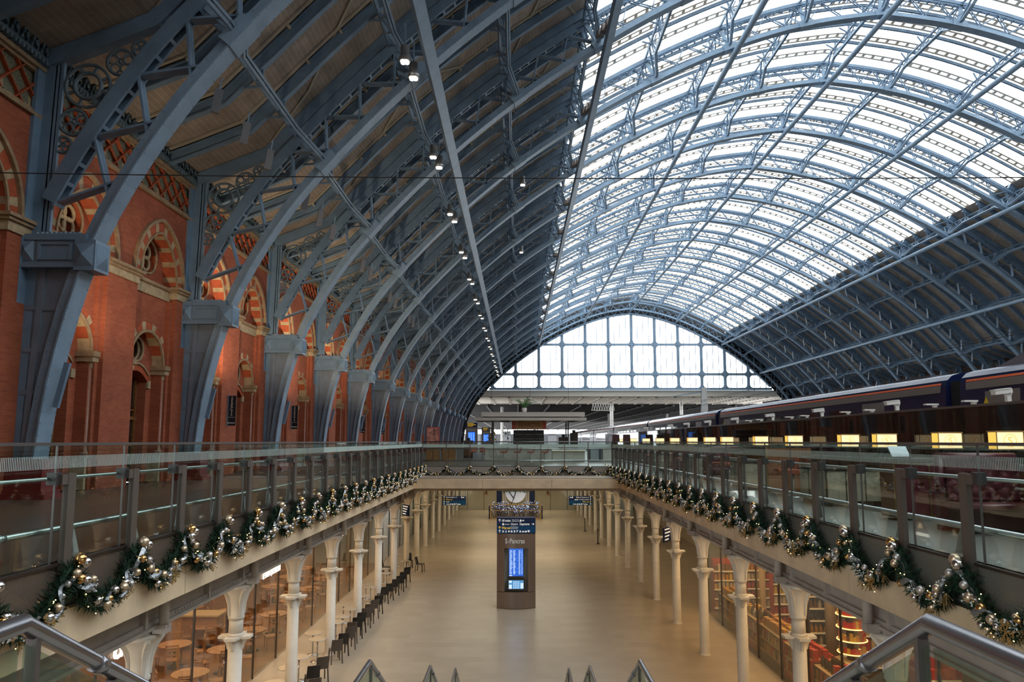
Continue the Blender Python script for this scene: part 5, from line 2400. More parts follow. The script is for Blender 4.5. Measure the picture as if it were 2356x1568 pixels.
sb, ss = make_screenlamp(True), make_screenlamp(False)
ys = [SX * 1650 / (x - 1190) for x in (2320, 2063, 1890, 1777, 1695, 1632, 1583, 1545)]
for i, y in enumerate(ys + [52, 60, 68]):
    lab = '%s white spotlight from the right edge on top of the glass screen' % nth(i)
    if i == 0:
        sb.location, sb['label'], sb['group'] = (SX, y, 2.2), lab, 'white spotlights on the screen'
    else:
        dup(sb, (SX, y, 2.2), lab)
ys = [SX * 1650 / (x - 1190) for x in (2240, 2150, 2005, 1950, 1855, 1820, 1750, 1725)]
for i, y in enumerate(ys):
    lab = '%s low flat white lamp from the right edge on top of the screen' % nth(i)
    if i == 0:
        ss.location, ss['label'], ss['group'] = (SX, y, 2.2), lab, 'flat white lamps on the screen'
    else:
        dup(ss, (SX, y, 2.2), lab)

# ------------------------------------------------------------------ bar furniture along the right deck
LAMPM = mat('lit_amber_shade', (1.0, .76, .42), .5, emit=1.0)
LAMPS = mat('lit_amber_side', (1.0, .56, .10), .5, emit=1.0)
LOGO = mat('amber_logo_line', (.85, .46, .12), .5, emit=.9)
MAROON = mat('maroon_leather', (.115, .022, .032), .32, 0, .15, 8)
BRASS = mat('brass_trim', (.60, .40, .16), .3, .9)
WALNUT = mat('walnut_panel', (.17, .062, .025), .4, 0, .25, 3)
MARBLE = mat('beige_marble', (.42, .37, .28), .35, 0, .22, 3)
ORANGE = mat('orange_leather', (.36, .075, .03), .4)


def make_lamp():
    t = thing('box_lamp', 'lamp', 'lamp', (0, 0, 0))
    m = MB()
    m.box(-.23, .23, -.11, .11, 0, .30)
    m.f = [f for i, f in enumerate(m.f)]
    o = m.build('lamp_shade', [LAMPM, LAMPS], t, local=True)
    o.data.polygons[5].material_index = 1
    m = MB()
    m.box(-.245, .245, -.125, .125, .29, .315)
    m.box(-.245, .245, -.125, .125, -.012, .005)
    for x in (-.235, .223):
        m.box(x, x + .012, -.118, -.106, 0, .30)
    m.build('shade_frame', mat('amber_frame', (.55, .36, .14), .4, .4), t, local=True)
    m = MB()
    m.torus((.0, -.113, .15), (0, 1, 0), .105, .006, 24, 5)
    m.build('logo_ring', LOGO, t, local=True)
    o = text('S', .18, (.0, -.114, .087), FACE_CAM, LOGO, t, .003, 'CENTER', name='logo_letter')
    for x in (-.17, -.09, .09, .17):
        m = MB()
        m.box(x - .01, x + .01, -.01, .01, -.26, 0)
        m.build('leg', BLACKM, t, local=True)
    return t


lamp = make_lamp()
LX = 8.4
for i, y in enumerate((12.4, 14.1, 16.5, 18.3, 21.9, 24.9, 28.9, 31.5, 34.6, 38.5, 42.5, 47, 52, 58)):
    lab = '%s glowing amber box lamp from the right edge, on the long partition' % nth(i)
    if i == 0:
        lamp.location, lamp['label'], lamp['group'] = (LX, y, 1.31), lab, 'amber box lamps along the bar partition'
    else:
        dup(lamp, (LX, y, 1.31), lab)
t = thing('bar_partition', 'long low wooden partition behind the booths carrying the lamps', 'partition', (LX, 9, 0))
m = MB()
m.box(LX - .12, LX + .35, 9, 62, 0, 1.0)
m.build('panel', WALNUT, t)
m = MB()
m.box(LX - .15, LX + .38, 9, 62, 1.0, 1.05)
m.build('ledge', mat('dark_ledge', (.10, .075, .06), .3), t)


def make_booth():
    t = thing('booth_seat', 'booth', 'seat', (7.0, 11.4, 0))
    x0, x1, y = 6.95, 8.25, 12.0
    m = MB()   # tufted back facing the camera side
    nx, nz = 26, 18
    vs, fs = [], []
    for j in range(nz + 1):
        for i in range(nx + 1):
            u, v = i / nx * 5, j / nz * 2.5
            a = abs(((u + v) % 1) - .5) * 2
            b = abs(((u - v) % 1) - .5) * 2
            h = .055 * (1 - max(a, b) ** 3)
            vs.append((x0 + .1 + (x1 - x0 - .1) * i / nx, y - .02 - h - .03, .50 + .60 * j / nz))
    for j in range(nz):
        for i in range(nx):
            a = j * (nx + 1) + i
            fs.append((a, a + 1, a + nx + 2, a + nx + 1))
    m.add(vs, fs, 0, True)
    m.build('tufted_back', MAROON, t)
    m = MB()
    m.box(x0, x1, y - .03, y + .09, .0, 1.2)
    m.tube([(x0, y + .02, 1.18), (x1, y + .02, 1.18)], .08, 10)
    m.tube([(x0 + .04, y + .01, .45), (x0 + .04, y + .01, 1.18)], .075, 10)
    m.build('back_frame', MAROON, t)
    m = MB()
    m.box(x0 + .05, x1, y - .62, y - .05, .36, .46)
    m.tube([(x0 + .05, y - .62, .42), (x1, y - .62, .42)], .05, 10)
    m.build('seat_cushion', MAROON, t)
    m = MB()
    m.box(x0 + .12, x1, y - .55, y - .05, .06, .36)
    m.build('seat_base', mat('dark_maroon_base', (.04, .01, .014), .5), t)
    return t


def make_cabinet():
    t = thing('service_cabinet', 'cabinet', 'cabinet', (7.0, 13.4, 0))
    x0, x1, y = 6.95, 8.25, 13.4
    m = MB()
    m.box(x0, x1, y, y + .5, .05, 1.08)
    m.build('body', WALNUT, t)
    for k in range(2):
        a = x0 + .03 + k * .65
        m = MB()
        m.box(a, a + .60, y - .02, y, .10, .76)
        d = m.build('door', MAROON, t)
        m = MB()
        m.box(a + (.44 if k == 0 else .06), a + (.54 if k == 0 else .16), y - .045, y - .02, .69, .705)
        m.build('handle', BRASS, d)
        m = MB()
        m.box(a, a + .60, y - .02, y, .80, 1.0)
        d = m.build('drawer', MAROON, t)
        m = MB()
        m.box(a + .25, a + .37, y - .045, y - .02, .90, .915)
        m.build('handle', BRASS, d)
    m = MB()
    for z in (.07, .78, 1.03):
        m.box(x0, x1, y - .025, y, z - .012, z + .012)
    for x in (x0, x0 + .64, x1 - .02):
        m.box(x, x + .03, y - .025, y, .07, 1.03)
    m.build('brass_edging', BRASS, t)
    m = MB()
    m.box(x0 - .03, x1, y - .05, y + .55, 1.08, 1.13)
    m.build('top', mat('dark_ledge', (.10, .075, .06), .3), t)
    return t


def make_counter():
    t = thing('marble_counter', 'counter', 'counter', (6.9, 16.2, 0))
    x0, x1, y = 6.9, 8.2, 16.2
    m = MB()
    m.box(x0, x1, y, y + 1.5, .12, .78)
    m.build('marble_front', MARBLE, t)
    m = MB()
    m.box(x0 + .04, x1, y + .04, y + 1.46, 0, .12)
    m.box(x0 - .02, x1, y - .02, y + 1.52, .78, .84)
    for k in range(3):
        m.box(x0 - .012, x0, y + .48 * (k + 0), y + .48 * k + .02, .12, .78)
        m.box(x0 + .43 * k, x0 + .43 * k + .02, y - .012, y, .12, .78)
    m.build('dark_top_and_plinth', mat('dark_bar_metal', (.05, .045, .04), .3, .4), t)
    m = MB()
    m.box(x0 + .02, x1, y + .01, y + .02, .84, 1.12)
    m.box(x0 + .02, x0 + .03, y + .01, y + 1.5, .84, 1.12)
    m.build('glass_guard', glass('guard_glass', (.8, .85, .83), .2), t)
    return t


def make_stool(h=.62):
    t = thing('swivel_chair', 'stool', 'chair', (0, 0, 0))
    m = MB()
    m.box(-.22, .22, -.2, .2, h, h + .09)
    m.tube([(-.22, -.2, h + .05), (-.22, .2, h + .05)], .05, 8)
    m.build('seat', ORANGE, t, local=True)
    m = MB()
    vs = []
    m.extrude([(.16, h + .06), (.24, h + .06), (.32, h + .38), (.25, h + .40)], lambda u, v, hh: (u, hh, v), -.21, .21)
    m.build('backrest', ORANGE, t, local=True)
    m = MB()
    m.lathe([(.03, .02), (.03, h)], (0, 0, 0), 10)
    m.build('pole', CHROME, t, local=True)
    m = MB()
    m.lathe([(.22, 0), (.22, .015), (.05, .03)], (0, 0, 0), 18)
    m.build('base', CHROME, t, local=True)
    return t


def make_bistro():
    t = thing('pedestal_table', 'table', 'table', (0, 0, 0))
    m = MB()
    m.lathe([(.30, .70), (.32, .715), (.30, .73)], (0, 0, 0), 24)
    m.build('table_top', mat('dark_ledge', (.10, .075, .06), .3), t, local=True)
    m = MB()
    m.lathe([(.035, .02), (.035, .70)], (0, 0, 0), 10)
    m.build('pole', CHROME, t, local=True)
    m = MB()
    m.lathe([(.26, 0), (.26, .015), (.06, .035)], (0, 0, 0), 20)
    m.build('base', CHROME, t, local=True)
    return t


def make_wood_screen():
    t = thing('wood_divider', 'divider', 'partition', (7.0, 20.3, 0))
    m = MB()
    m.box(7.0, 8.25, 20.3, 20.36, .05, 1.25)
    m.build('panel', mat('tan_veneer', (.26, .10, .04), .4, 0, .2, 3), t)
    m = MB()
    m.box(6.97, 7.03, 20.28, 20.38, 0, 1.28)
    m.build('end_post', BRASS, t)
    return t


bo, ca, co, st, bi, ws = make_booth(), make_cabinet(), make_counter(), make_stool(), make_bistro(), make_wood_screen()
bo['label'], bo['group'] = 'maroon button-tufted booth seat nearest the camera on the right deck', 'maroon booths'
ca['label'], ca['group'] = 'maroon service cabinet with brass handles behind the nearest booth', 'maroon service cabinets'
co['label'], co['group'] = 'beige marble bar counter with glass guard, nearest on the right deck', 'beige marble counters'
ws['label'], ws['group'] = 'tan wooden divider nearest the camera between the bar seats', 'wooden dividers'
st['label'], st['group'] = 'orange leather swivel chair nearest the camera on the right deck', 'orange swivel chairs'
bi['label'], bi['group'] = 'round pedestal table beside the nearest orange swivel chairs', 'pedestal tables'
st.location = (7.2, 18.9, 0)
bi.location = (7.9, 18.6, 0)
dup(st, (7.3, 19.7, 0), 'second orange swivel chair from the camera on the right deck')
for i, y in enumerate((22.0, 28.6, 35.4)):
    dup(co, (6.9, y, 0), '%s beige marble bar counter from the camera on the right deck' % ORD[i + 1])
for i, y in enumerate((27.2, 33.6)):
    dup(ws, (7.0, y, 0), '%s tan wooden divider from the camera on the right deck' % ORD[i + 1])
n = 2
for y in (24.6, 25.5, 31.2, 32.1, 38.0, 39.0):
    dup(st, (7.2, y, 0), '%s orange swivel chair from the camera on the right deck' % ORD[n], rnd.uniform(-.4, .4))
    n += 1
for i, y in enumerate((25.0, 31.7, 38.5)):
    dup(bi, (7.95, y, 0), '%s pedestal table from the camera beside orange chairs' % ORD[i + 1])
dup(bo, (7.0, 26.4, 0), 'maroon tufted booth seat farther along beyond the second counter')
dup(ca, (7.0, 33.0, 0), 'maroon service cabinet farther along the right deck')
dup(bi, (7.9, 11.0, 0), 'dark pedestal table in front of the nearest maroon booth')
# tablet stand on the nearest cabinet
t = thing('till_screen', 'small pale till screen standing on the maroon cabinet', 'till', (7.25, 13.7, 1.13))
m = MB()
m.extrude([(-.1, .0), (.1, .0), (.1, .03), (-.1, .03)], lambda u, v, h: (7.25 + h, 13.7 + u, 1.13 + v), -.12, .12)
m.build('base', BLACK, t)
m = MB()
m.extrude([(-.06, .03), (.10, .22), (.12, .20), (-.04, .02)], lambda u, v, h: (7.25 + h, 13.7 + u, 1.13 + v), -.17, .17)
m.build('screen', mat('pale_screen', (.5, .55, .6), .2, emit=.25), t)

# ------------------------------------------------------------------ bar pavilion beyond the bridge
t = thing('bar_counter', 'long white marble island bar beyond the bridge with a round logo', 'bar', (1.3, 52, 0))
WM = mat('white_marble', (.62, .60, .53), .35, 0, .12, 2)
m = MB()
m.box(-2.3, 2.5, 52, 53.2, 0, .92)
m.build('marble_front', WM, t)
m = MB()
m.box(-2.35, 2.55, 51.85, 53.3, .92, .99)
m.build('worktop', mat('bar_top_stone', (.70, .66, .56), .3), t)
m = MB()
m.box(2.55, 4.9, 52.3, 53.2, .05, .74)
m.build('lower_marble', WM, t)
m = MB()
m.box(2.5, 5.0, 52.1, 53.3, .74, .82)
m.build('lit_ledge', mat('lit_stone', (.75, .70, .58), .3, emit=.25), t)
m = MB()
m.torus((-1.75, 51.99, .52), (0, 1, 0), .26, .012, 24, 5)
m.build('logo_ring', mat('grey_logo', (.35, .32, .27), .5), t)
text('S', .42, (-1.75, 51.985, .38), FACE_CAM, MATS['grey_logo'], t, .003, 'CENTER', name='logo_letter')
t = thing('steel_fridge', 'grey steel fridge at the right end of the island bar', 'fridge', (5.5, 52.4, 0))
m = MB()
m.box(5.15, 6.1, 52.3, 53.1, 0, .95)
m.build('body', mat('dark_fridge', (.10, .11, .12), .3, .4), t)
m = MB()
m.box(5.3, 5.9, 52.27, 52.3, .1, .85)
m.build('door', mat('fridge_door', (.42, .46, .50), .3, .3), t)
t = thing('end_plinth', 'pale marble end plinth right of the steel fridge', 'counter', (6.5, 52.3, 0))
m = MB()
m.box(6.2, 7.0, 52.2, 53.1, 0, .98)
m.build('body', WM, t)
m = MB()
m.box(6.1, 7.1, 52.1, 53.2, .98, 1.04)
m.build('top', MATS['bar_top_stone'], t)
for i, x in enumerate((-.95, .0, .95, 1.95)):
    dup(st, (x, 51.4, 0), '%s orange bar stool from the left at the white marble bar' % ORD[i], 0, 'orange stools at the marble bar')
for i, x in enumerate((-3.2, -2.6)):
    dup(st, (x, 53.0 + i, 0), ['orange chair left of the marble bar', 'second orange chair left of the marble bar'][i], PI / 2, 'orange chairs left of the bar')
# two wooden cabinets at the left of the bridge
for i, x in enumerate((-6.1, -4.95)):
    t = thing('wood_cupboard', ['wooden cupboard at the left end behind the bridge balustrade', 'second wooden cupboard behind the bridge balustrade, beside the first'][i], 'cabinet', (x, 52.5, 0), 0, 'wooden cupboards behind the bridge')
    m = MB()
    m.box(x - .5, x + .5, 52.2, 52.8, 0, .98)
    m.build('body', WALNUT, t)
    for sg in (-1, 1):
        m = MB()
        m.box(*sorted((x + sg * .03, x + sg * .45)), 52.18, 52.2, .1, .9)
        m.build('door', mat('oak_door', (.33, .15, .045), .45, 0, .2, 4), t)
# canopy
t = thing('bar_canopy', 'wide pale flat canopy over the island bar', 'canopy', (1.0, 55, 0))
m = MB()
m.box(-2.7, 5.1, 54.2, 58.5, 3.28, 3.62)
m.build('upper_slab', mat('canopy_slab', (.52, .47, .42), .5), t)
m = MB()
m.box(-3.2, 5.2, 53.9, 58.8, 2.98, 3.2)
m.build('lower_slab', mat('canopy_slab_lower', (.46, .42, .37), .5), t)
m = MB()
for k in range(5):
    m.box(-1.3 + k * 1.3, -.6 + k * 1.3, 54.2, 58.5, 3.0 - .03, 2.99)
m.build('ceiling_slots', BLACKM, t)
for x in (-1.9, 3.9):
    for y in (55.2, 57.6):
        m = MB()
        m.box(x - .05, x + .05, y - .05, y + .05, 0, 3.3)
        m.build('post', mat('dark_bar_metal', (.05, .045, .04), .3, .4), t)
m = MB()
for x in (-2, 1, 4):
    m.bar((x, 56, 3.5), (x, 56, 7.5), .02, .02)
m.build('hanger_wires', BLACKM, t)
# sign box
t = thing('bar_sign', 'brown and red illuminated bar name sign under the canopy', 'sign', (.95, 54.6, 2.4))
m = MB()
m.box(-.15, 1.95, 54.5, 54.9, 2.36, 3.0)
m.build('panel', mat('tan_sign', (.30, .135, .04), .5), t)
for a, b in ((-.4, -.15), (1.95, 2.2)):
    m = MB()
    m.box(a, b, 54.52, 54.9, 2.36, 3.0)
    m.build('red_end', mat('red_sign_end', (.34, .05, .025), .5), t)
text('SEARCYS', .42, (.9, 54.49, 2.54), FACE_CAM, mat('brown_sign_letter', (.07, .03, .012), .6), t, .01, 'CENTER', 1.0)
# glazed back-bar cabinet
t = thing('back_bar_cabinet', 'tall dark glazed bottle cabinet under the bar sign', 'cabinet', (1.0, 55.4, 0))
m = MB()
m.box(-.3, 2.05, 55.2, 56.2, 0, 2.3)
m.build('body', mat('dark_cabinet', (.045, .03, .026), .35), t)
for k in range(3):
    m = MB()
    m.box(-.24 + k * .77, .47 + k * .77, 55.17, 55.2, .9, 2.2)
    m.build('glass_door', DARKGL, t)
    m = MB()
    for j in range(4):
        m.box(-.22 + k * .77, .45 + k * .77, 55.15, 55.18, .95 + j * .33, .97 + j * .33)
    m.build('shelf', mat('pale_shelf', (.4, .36, .33), .4), t)
rr = random.Random(4)
bt = None
for k in range(26):
    x, z = -.2 + (k % 13) * .17, 1.0 + (k // 13) * .33
    lab = '%s bottle from left, %s shelf of the bar cabinet' % (nth(k % 13), 'lower' if k < 13 else 'upper')
    if bt is None:
        m = MB()
        m.lathe([(.035, 0), (.035, .17), (.012, .22), (.012, .28)], (0, 0, 0), 8)
        bt = m.build('bottle', mat('green_bottle', (.03, .09, .04), .15), None, loc=None, local=True)
        tag(bt, lab, 'bottle', 'bottles in the bar cabinet')
        bt.location = (x, 55.1, z)
    else:
        dup(bt, (x, 55.1, z), lab)
# plants
t = thing('flower_arrangement', 'large arrangement of white lilies and long leaves above the canopy', 'plant', (.55, 56, 3.62))
m = MB()
m.lathe([(.12, 0), (.2, .25), (.18, .4)], (.55, 56, 3.62), 14)
m.build('vase', WHITEP, t)
m = MB()
mf = MB()
for i in range(34):
    a = rr.uniform(0, 2 * PI)
    L = rr.uniform(.5, 1.3)
    pts = [Vector((.55, 56, 4.0)) + Vector((math.cos(a) * L * f, math.sin(a) * L * f, 1.1 * f - .55 * f * f * L)) for f in (0, .35, .7, 1)]
    for p, q in zip(pts, pts[1:]):
        m.bar(p, q, .05, .012)
    if i % 4 == 0:
        for k in range(6):
            d = Vector((math.cos(k * PI / 3), math.sin(k * PI / 3), -.3)) * .16
            mf.bar(pts[-1], pts[-1] + d, .07, .012)
m.build('leaves', mat('leaf_green', (.05, .17, .035), .5), t)
mf.build('white_flowers', WHITEP, t)
t = thing('potted_plant', 'tall green plant in a pot left of the bar cabinet', 'plant', (-.75, 54.8, 0))
m = MB()
m.lathe([(.16, 0), (.22, .4)], (-.75, 54.8, 0), 14)
m.build('pot', mat('dark_pot', (.06, .06, .06), .5), t)
m = MB()
for i in range(140):
    p = Vector((-.75 + rr.gauss(0, .18), 54.8 + rr.gauss(0, .15), rr.uniform(.4, 2.2)))
    d = Vector((rr.gauss(0, 1), rr.gauss(0, 1), rr.gauss(.2, .6))).normalized() * .22
    sd = d.cross(Vector((0, 0, 1))).normalized() * .04
    m.add([p, p + d * .5 + sd, p + d, p + d * .5 - sd], [(0, 1, 2, 3)])
m.build('leaves', MATS['leaf_green'], t)
t = thing('christmas_tree', 'slim gold-decorated Christmas tree left of the bar cabinet', 'christmas tree', (-2.1, 60, 0))
m = MB()
for i in range(900):
    h = rr.random()
    r = .55 * (1 - h) + .12
    a = rr.uniform(0, 2 * PI)
    p = Vector((-2.1, 60, .3 + h * 2.3))
    q = p + Vector((math.cos(a) * r, math.sin(a) * r, -.12))
    sd = Vector((-math.sin(a), math.cos(a), 0)) * .03
    m.add([p, (p + q) / 2 + sd, q, (p + q) / 2 - sd], [(0, 1, 2, 3)])
m.build('branches', PINE, t)
for i in range(60):
    h = rr.random()
    a = rr.uniform(PI, 2 * PI)
    r = .5 * (1 - h) + .14
    o = bpy.data.objects.new('bauble', bauble(GOLD if i % 3 else CHAMP))
    COL.objects.link(o)
    o.parent = t
    o.location = (math.cos(a) * r, math.sin(a) * r, .3 + h * 2.3)
    o.scale = (.06, .06, .06)
m = MB()
m.lathe([(.3, 0), (.3, .3), (.05, .3)], (-2.1, 60, 0), 14)
m.build('tub', GOLD, t)
# dark service boxes right of the bar
for i, (x, y, w, h, lab) in enumerate(((3.6, 56, .75, 1.75, 'dark brown service tower right of the bar sign'), (4.5, 57, .6, 2.1, 'second dark service tower with equipment on top, right of the bar'),
                                       (-4.2, 62, .8, 1.5, 'dark cabinet left of the small Christmas tree'))):
    t = thing('service_tower', lab, 'cabinet', (x, y, 0))
    m = MB()
    m.box(x - w / 2, x + w / 2, y, y + .6, 0, h)
    m.build('body', mat('dark_cabinet', (.045, .03, .026), .35), t)
    m = MB()
    m.box(x - w / 2 + .05, x + w / 2 - .05, y - .02, y, .2, h * .55)
    m.build('door', WALNUT, t)
    m = MB()
    m.box(x - .12, x + .12, y + .1, y + .4, h, h + .22)
    m.build('top_unit', BLACK, t)
for i, x in enumerate((7.3, 8.1)):
    t = thing('lounge_chair', ['dark red high-backed chair at the right end beyond the bridge', 'second dark red high-backed chair beside it'][i], 'chair', (x * 1.05, 56, 0), 0, 'dark red chairs beyond the bridge')
    X = x * 1.05
    m = MB()
    m.extrude([(-.32, .9), (.32, .9), (.26, 1.95), (-.26, 1.95)], lambda u, v, h: (X + u, 56 + h, v), 0, .12)
    m.build('backrest', mat('oxblood_leather', (.05, .014, .014), .4), t)
    m = MB()
    m.box(X - .3, X + .3, 55.5, 56, .75, .9)
    m.build('seat', MATS['oxblood_leather'], t)
    m = MB()
    m.box(X - .05, X + .05, 55.7, 55.8, 0, .75)
    m.build('pedestal', BLACKM, t)
# poster board
t = thing('poster_board', 'pink and red poster board standing left beyond the bridge', 'poster', (-7.0, 60, 0))
m = MB()
m.box(-7.55, -6.5, 60, 60.12, .1, 2.6)
m.build('frame', mat('red_poster_frame', (.55, .06, .04), .5), t)
m = MB()
m.box(-7.52, -6.56, 59.98, 60, .15, 2.55)
m.build('poster', mat('rose_poster', (.55, .24, .18), .5, 0, .75, 3.2), t)
m = MB()
for k in range(4):
    m.box(-7.3 + .06 * k, -6.75 - .05 * k, 59.975, 59.98, .95 - k * .11, 1.0 - k * .11)
m.build('white_text_lines', WHITEL, t)
m = MB()
m.box(-7.15, -6.95, 59.95, 60.15, 0, .12)
m.box(-7.4, -6.65, 59.8, 60.3, 0, .04)
m.build('foot', BLACKM, t)


def far_totem(x, y, label):
    t = thing('information_totem', label, 'totem', (x, y, 0), 0, 'departure totems beyond the bridge')
    m = MB()
    m.box(x - .87, x + .87, y, y + .6, 0, 3.45)
    m.build('body', mat('taupe_totem', (.22, .18, .16), .4, .3), t)
    m = MB()
    m.box(x - .88, x + .88, y - .02, y + .6, 3.45, 4.12)
    m.build('head_panel', SIGNB, t)
    m = MB()
    m.box(x - .5, x + .5, y - .03, y - .01, 1.2, 2.75)
    m.build('departure_screen', mat('far_screen_glow', (.015, .16, .72), .4, emit=1.1), t)
    m = MB()
    for k in range(12):
        for a, w in ((-.42, .2), (-.12, .16), (.2, .18)):
            m.box(x + a, x + a + w, y - .04, y - .03, 1.35 + k * .11, 1.38 + k * .11)
    m.build('screen_rows', SCRW, t)
    m = MB()
    for k, w in enumerate((.9, 1.2, .8)):
        m.box(x - .6, x - .6 + w, y - .03, y - .02, 3.95 - k * .18, 4.03 - k * .18)
    m.build('sign_rows', YEL, t)
    text('St Pancras', .3, (x, y - .02, 3.0), FACE_CAM, WHITEL, t, .006, 'CENTER', .9)


far_totem(-6.65, 105, 'larger bronze departure totem with blue screen at the far left')
far_totem(-6.2, 143, 'smaller, farther departure totem with blue screen')
t = thing('hanging_gantry', 'pale truss gantry sign hung from the far canopy', 'gantry', (19, 160, 9))
m = MB()
for z in (8.3, 9.8):
    for y in (159.4, 160.6):
        m.bar((16.6, y, z), (21.6, y + 3, z), .12, .12)
for k in range(9):
    x = 16.6 + k * .6
    m.bar((x, 159.4 + k * .36, 8.3), (x + .3, 159.6 + k * .36, 9.8), .08, .08)
    m.bar((x + .6, 159.8 + k * .36, 8.3), (x + .3, 159.6 + k * .36, 9.8), .08, .08)
m.build('truss', WHITEP, t)
m = MB()
m.bar((18, 160.5, 9.8), (18, 160.5, 11.2), .1, .1)
m.bar((20.5, 162, 9.8), (20.5, 162, 11.2), .1, .1)
m.build('hangers', WHITEP, t)

# ------------------------------------------------------------------ restaurant behind the left glass
OAK = mat('oak_furniture', (.40, .19, .07), .4, 0, .2, 6)


def make_wood_chair():
    t = thing('wooden_chair', 'chair', 'chair', (0, 0, 0))
    m = MB()
    m.box(-.21, .21, -.2, .2, .43, .46)
    m.build('seat', OAK, t, local=True)
    m = MB()
    for k in range(3):
        m.box(.185, .21, -.17, .17, .60 + k * .14, .66 + k * .14)
    m.build('backrest', OAK, t, local=True)
    for sx, sy, h in ((-1, -1, .43), (-1, 1, .43), (1, -1, .95), (1, 1, .95)):
        m = MB()
        m.box(sx * .195 - .02, sx * .195 + .02, sy * .18 - .02, sy * .18 + .02, 0, h)
        m.build('leg', OAK, t, local=True)
    return t


def make_wood_table():
    t = thing('round_wood_table', 'table', 'table', (0, 0, 0))
    m = MB()
    m.lathe([(.52, .71), (.54, .73), (.54, .75), (.52, .76)], (0, 0, 0), 26)
    m.build('table_top', OAK, t, local=True)
    m = MB()
    m.lathe([(.05, .05), (.05, .71)], (0, 0, 0), 10)
    m.build('pedestal', BLACK, t, local=True)
    m = MB()
    m.lathe([(.3, 0), (.3, .02), (.06, .06)], (0, 0, 0), 16)
    m.build('base', BLACK, t, local=True)
    return t


wc, wt = make_wood_chair(), make_wood_table()
n = nc = 0
rr = random.Random(21)
for row, X in enumerate((-9.7, -11.6, -13.6)):
    for k in range(11):
        y = 14.8 + k * 2.45 + row * .6
        if any(abs(y - w) < .9 for w in (14, 23.5, 33, 42)) and X < -11:
            continue
        lab = '%s round oak table from the camera in the %s row inside the restaurant' % (nth(k), ['window', 'middle', 'rear'][row])
        if n == 0:
            wt.location, wt['label'], wt['group'] = (X, y, FZ + .015), lab, 'oak tables in the restaurant'
        else:
            dup(wt, (X, y, FZ + .015), lab)
        n += 1
        for a, al in ((.4, 'near-right'), (2.0, 'far'), (3.6, 'left'), (5.1, 'near')):
            a += rr.uniform(-.2, .2)
            lab = 'ladder-back chair, %s seat at %s oak table of the %s restaurant row' % (al, nth(k), ['window', 'middle', 'rear'][row])
            p = (X + .72 * math.cos(a), y + .72 * math.sin(a), FZ + .015)
            if nc == 0:
                wc.location, wc.rotation_euler, wc['label'], wc['group'] = p, (0, 0, a), lab, 'wooden restaurant chairs'
            else:
                dup(wc, p, lab, a)
            nc += 1
# restaurant counter, dresser and hanging lamps
t = thing('restaurant_counter', 'pale wooden service counter inside the restaurant', 'counter', (-12, 29.5, FZ))
m = MB()
m.box(-13.4, -11.2, 27.6, 28.3, FZ, FZ + 1.1)
m.build('body', OAK, t)
m = MB()
m.box(-13.5, -11.1, 27.5, 28.4, FZ + 1.1, FZ + 1.16)
m.build('top', mat('counter_top', (.55, .42, .26), .3), t)
for i, y in enumerate((16, 20.5, 27, 31, 37, 40)):
    t = thing('pendant_lamp', '%s small white cone pendant from the camera inside the restaurant' % ORD[i], 'lamp', (-11.0, y, -3.2), 0, 'cone pendants in the restaurant')
    m = MB()
    m.lathe([(.16, -.28), (.14, -.26), (.03, 0)], (-11.0, y, -3.0), 14)
    m.build('shade', mat('pendant_shade', (.9, .8, .65), .5, emit=.8), t)
    m = MB()
    m.bar((-11, y, -3), (-11, y, -1.1), .01, .01)
    m.build('cord', BLACKM, t)
for i, y in enumerate((18.5, 30.0, 39)):
    t = thing('wooden_dresser', '%s tall wooden dresser from the camera against the restaurant wall' % ORD[i], 'dresser', (-15.6, y, FZ), 0, 'restaurant dressers')
    m = MB()
    m.box(-15.95, -15.4, y - .9, y + .9, FZ, FZ + 2.2)
    m.build('body', WALNUT, t)
    for k in range(4):
        m = MB()
        m.box(-15.42, -15.3, y - .85, y + .85, FZ + .5 + k * .42, FZ + .53 + k * .42)
        m.build('shelf', OAK, t)

# ------------------------------------------------------------------ shop behind the right glass
rr = random.Random(8)
PC = [mat('red_packet', (.50, .035, .02), .45), mat('dark_bottle', (.03, .02, .012), .2), mat('amber_packet', (.55, .26, .03), .45), mat('white_packet', (.62, .52, .38), .5),
      mat('green_packet', (.07, .20, .05), .45), mat('brown_packet', (.20, .08, .03), .5), mat('yellow_packet', (.65, .42, .03), .5)]
box_m, bot_m = {}, {}
for i, pm in enumerate(PC):
    m = MB()
    m.box(-.5, .5, -.5, .5, 0, 1)
    o = m.build('packet', pm, None, local=True)
    box_m[i] = o.data
    bpy.data.objects.remove(o)
    m = MB()
    m.lathe([(.5, 0), (.5, .6), (.2, .78), (.18, 1.0)], (0, 0, 0), 8)
    o = m.build('bottle', pm, None, local=True)
    bot_m[i] = o.data
    bpy.data.objects.remove(o)
NP = [0]
CN = ['red', 'dark', 'amber', 'white', 'green', 'brown', 'yellow']


def product(kind, ci, loc, sx, sy, sz, label, group):
    o = bpy.data.objects.new(kind, (bot_m if kind == 'bottle' else box_m)[ci])
    COL.objects.link(o)
    o.location = loc
    o.scale = (sx, sy, sz)
    tag(o, label, kind, group)
    NP[0] += 1


SHELFM = mat('shop_shelf', (.50, .34, .17), .4)
SHELFD = mat('shop_case_dark', (.05, .035, .028), .35)
REDP = mat('red_shelf_panel', (.42, .03, .02), .45)
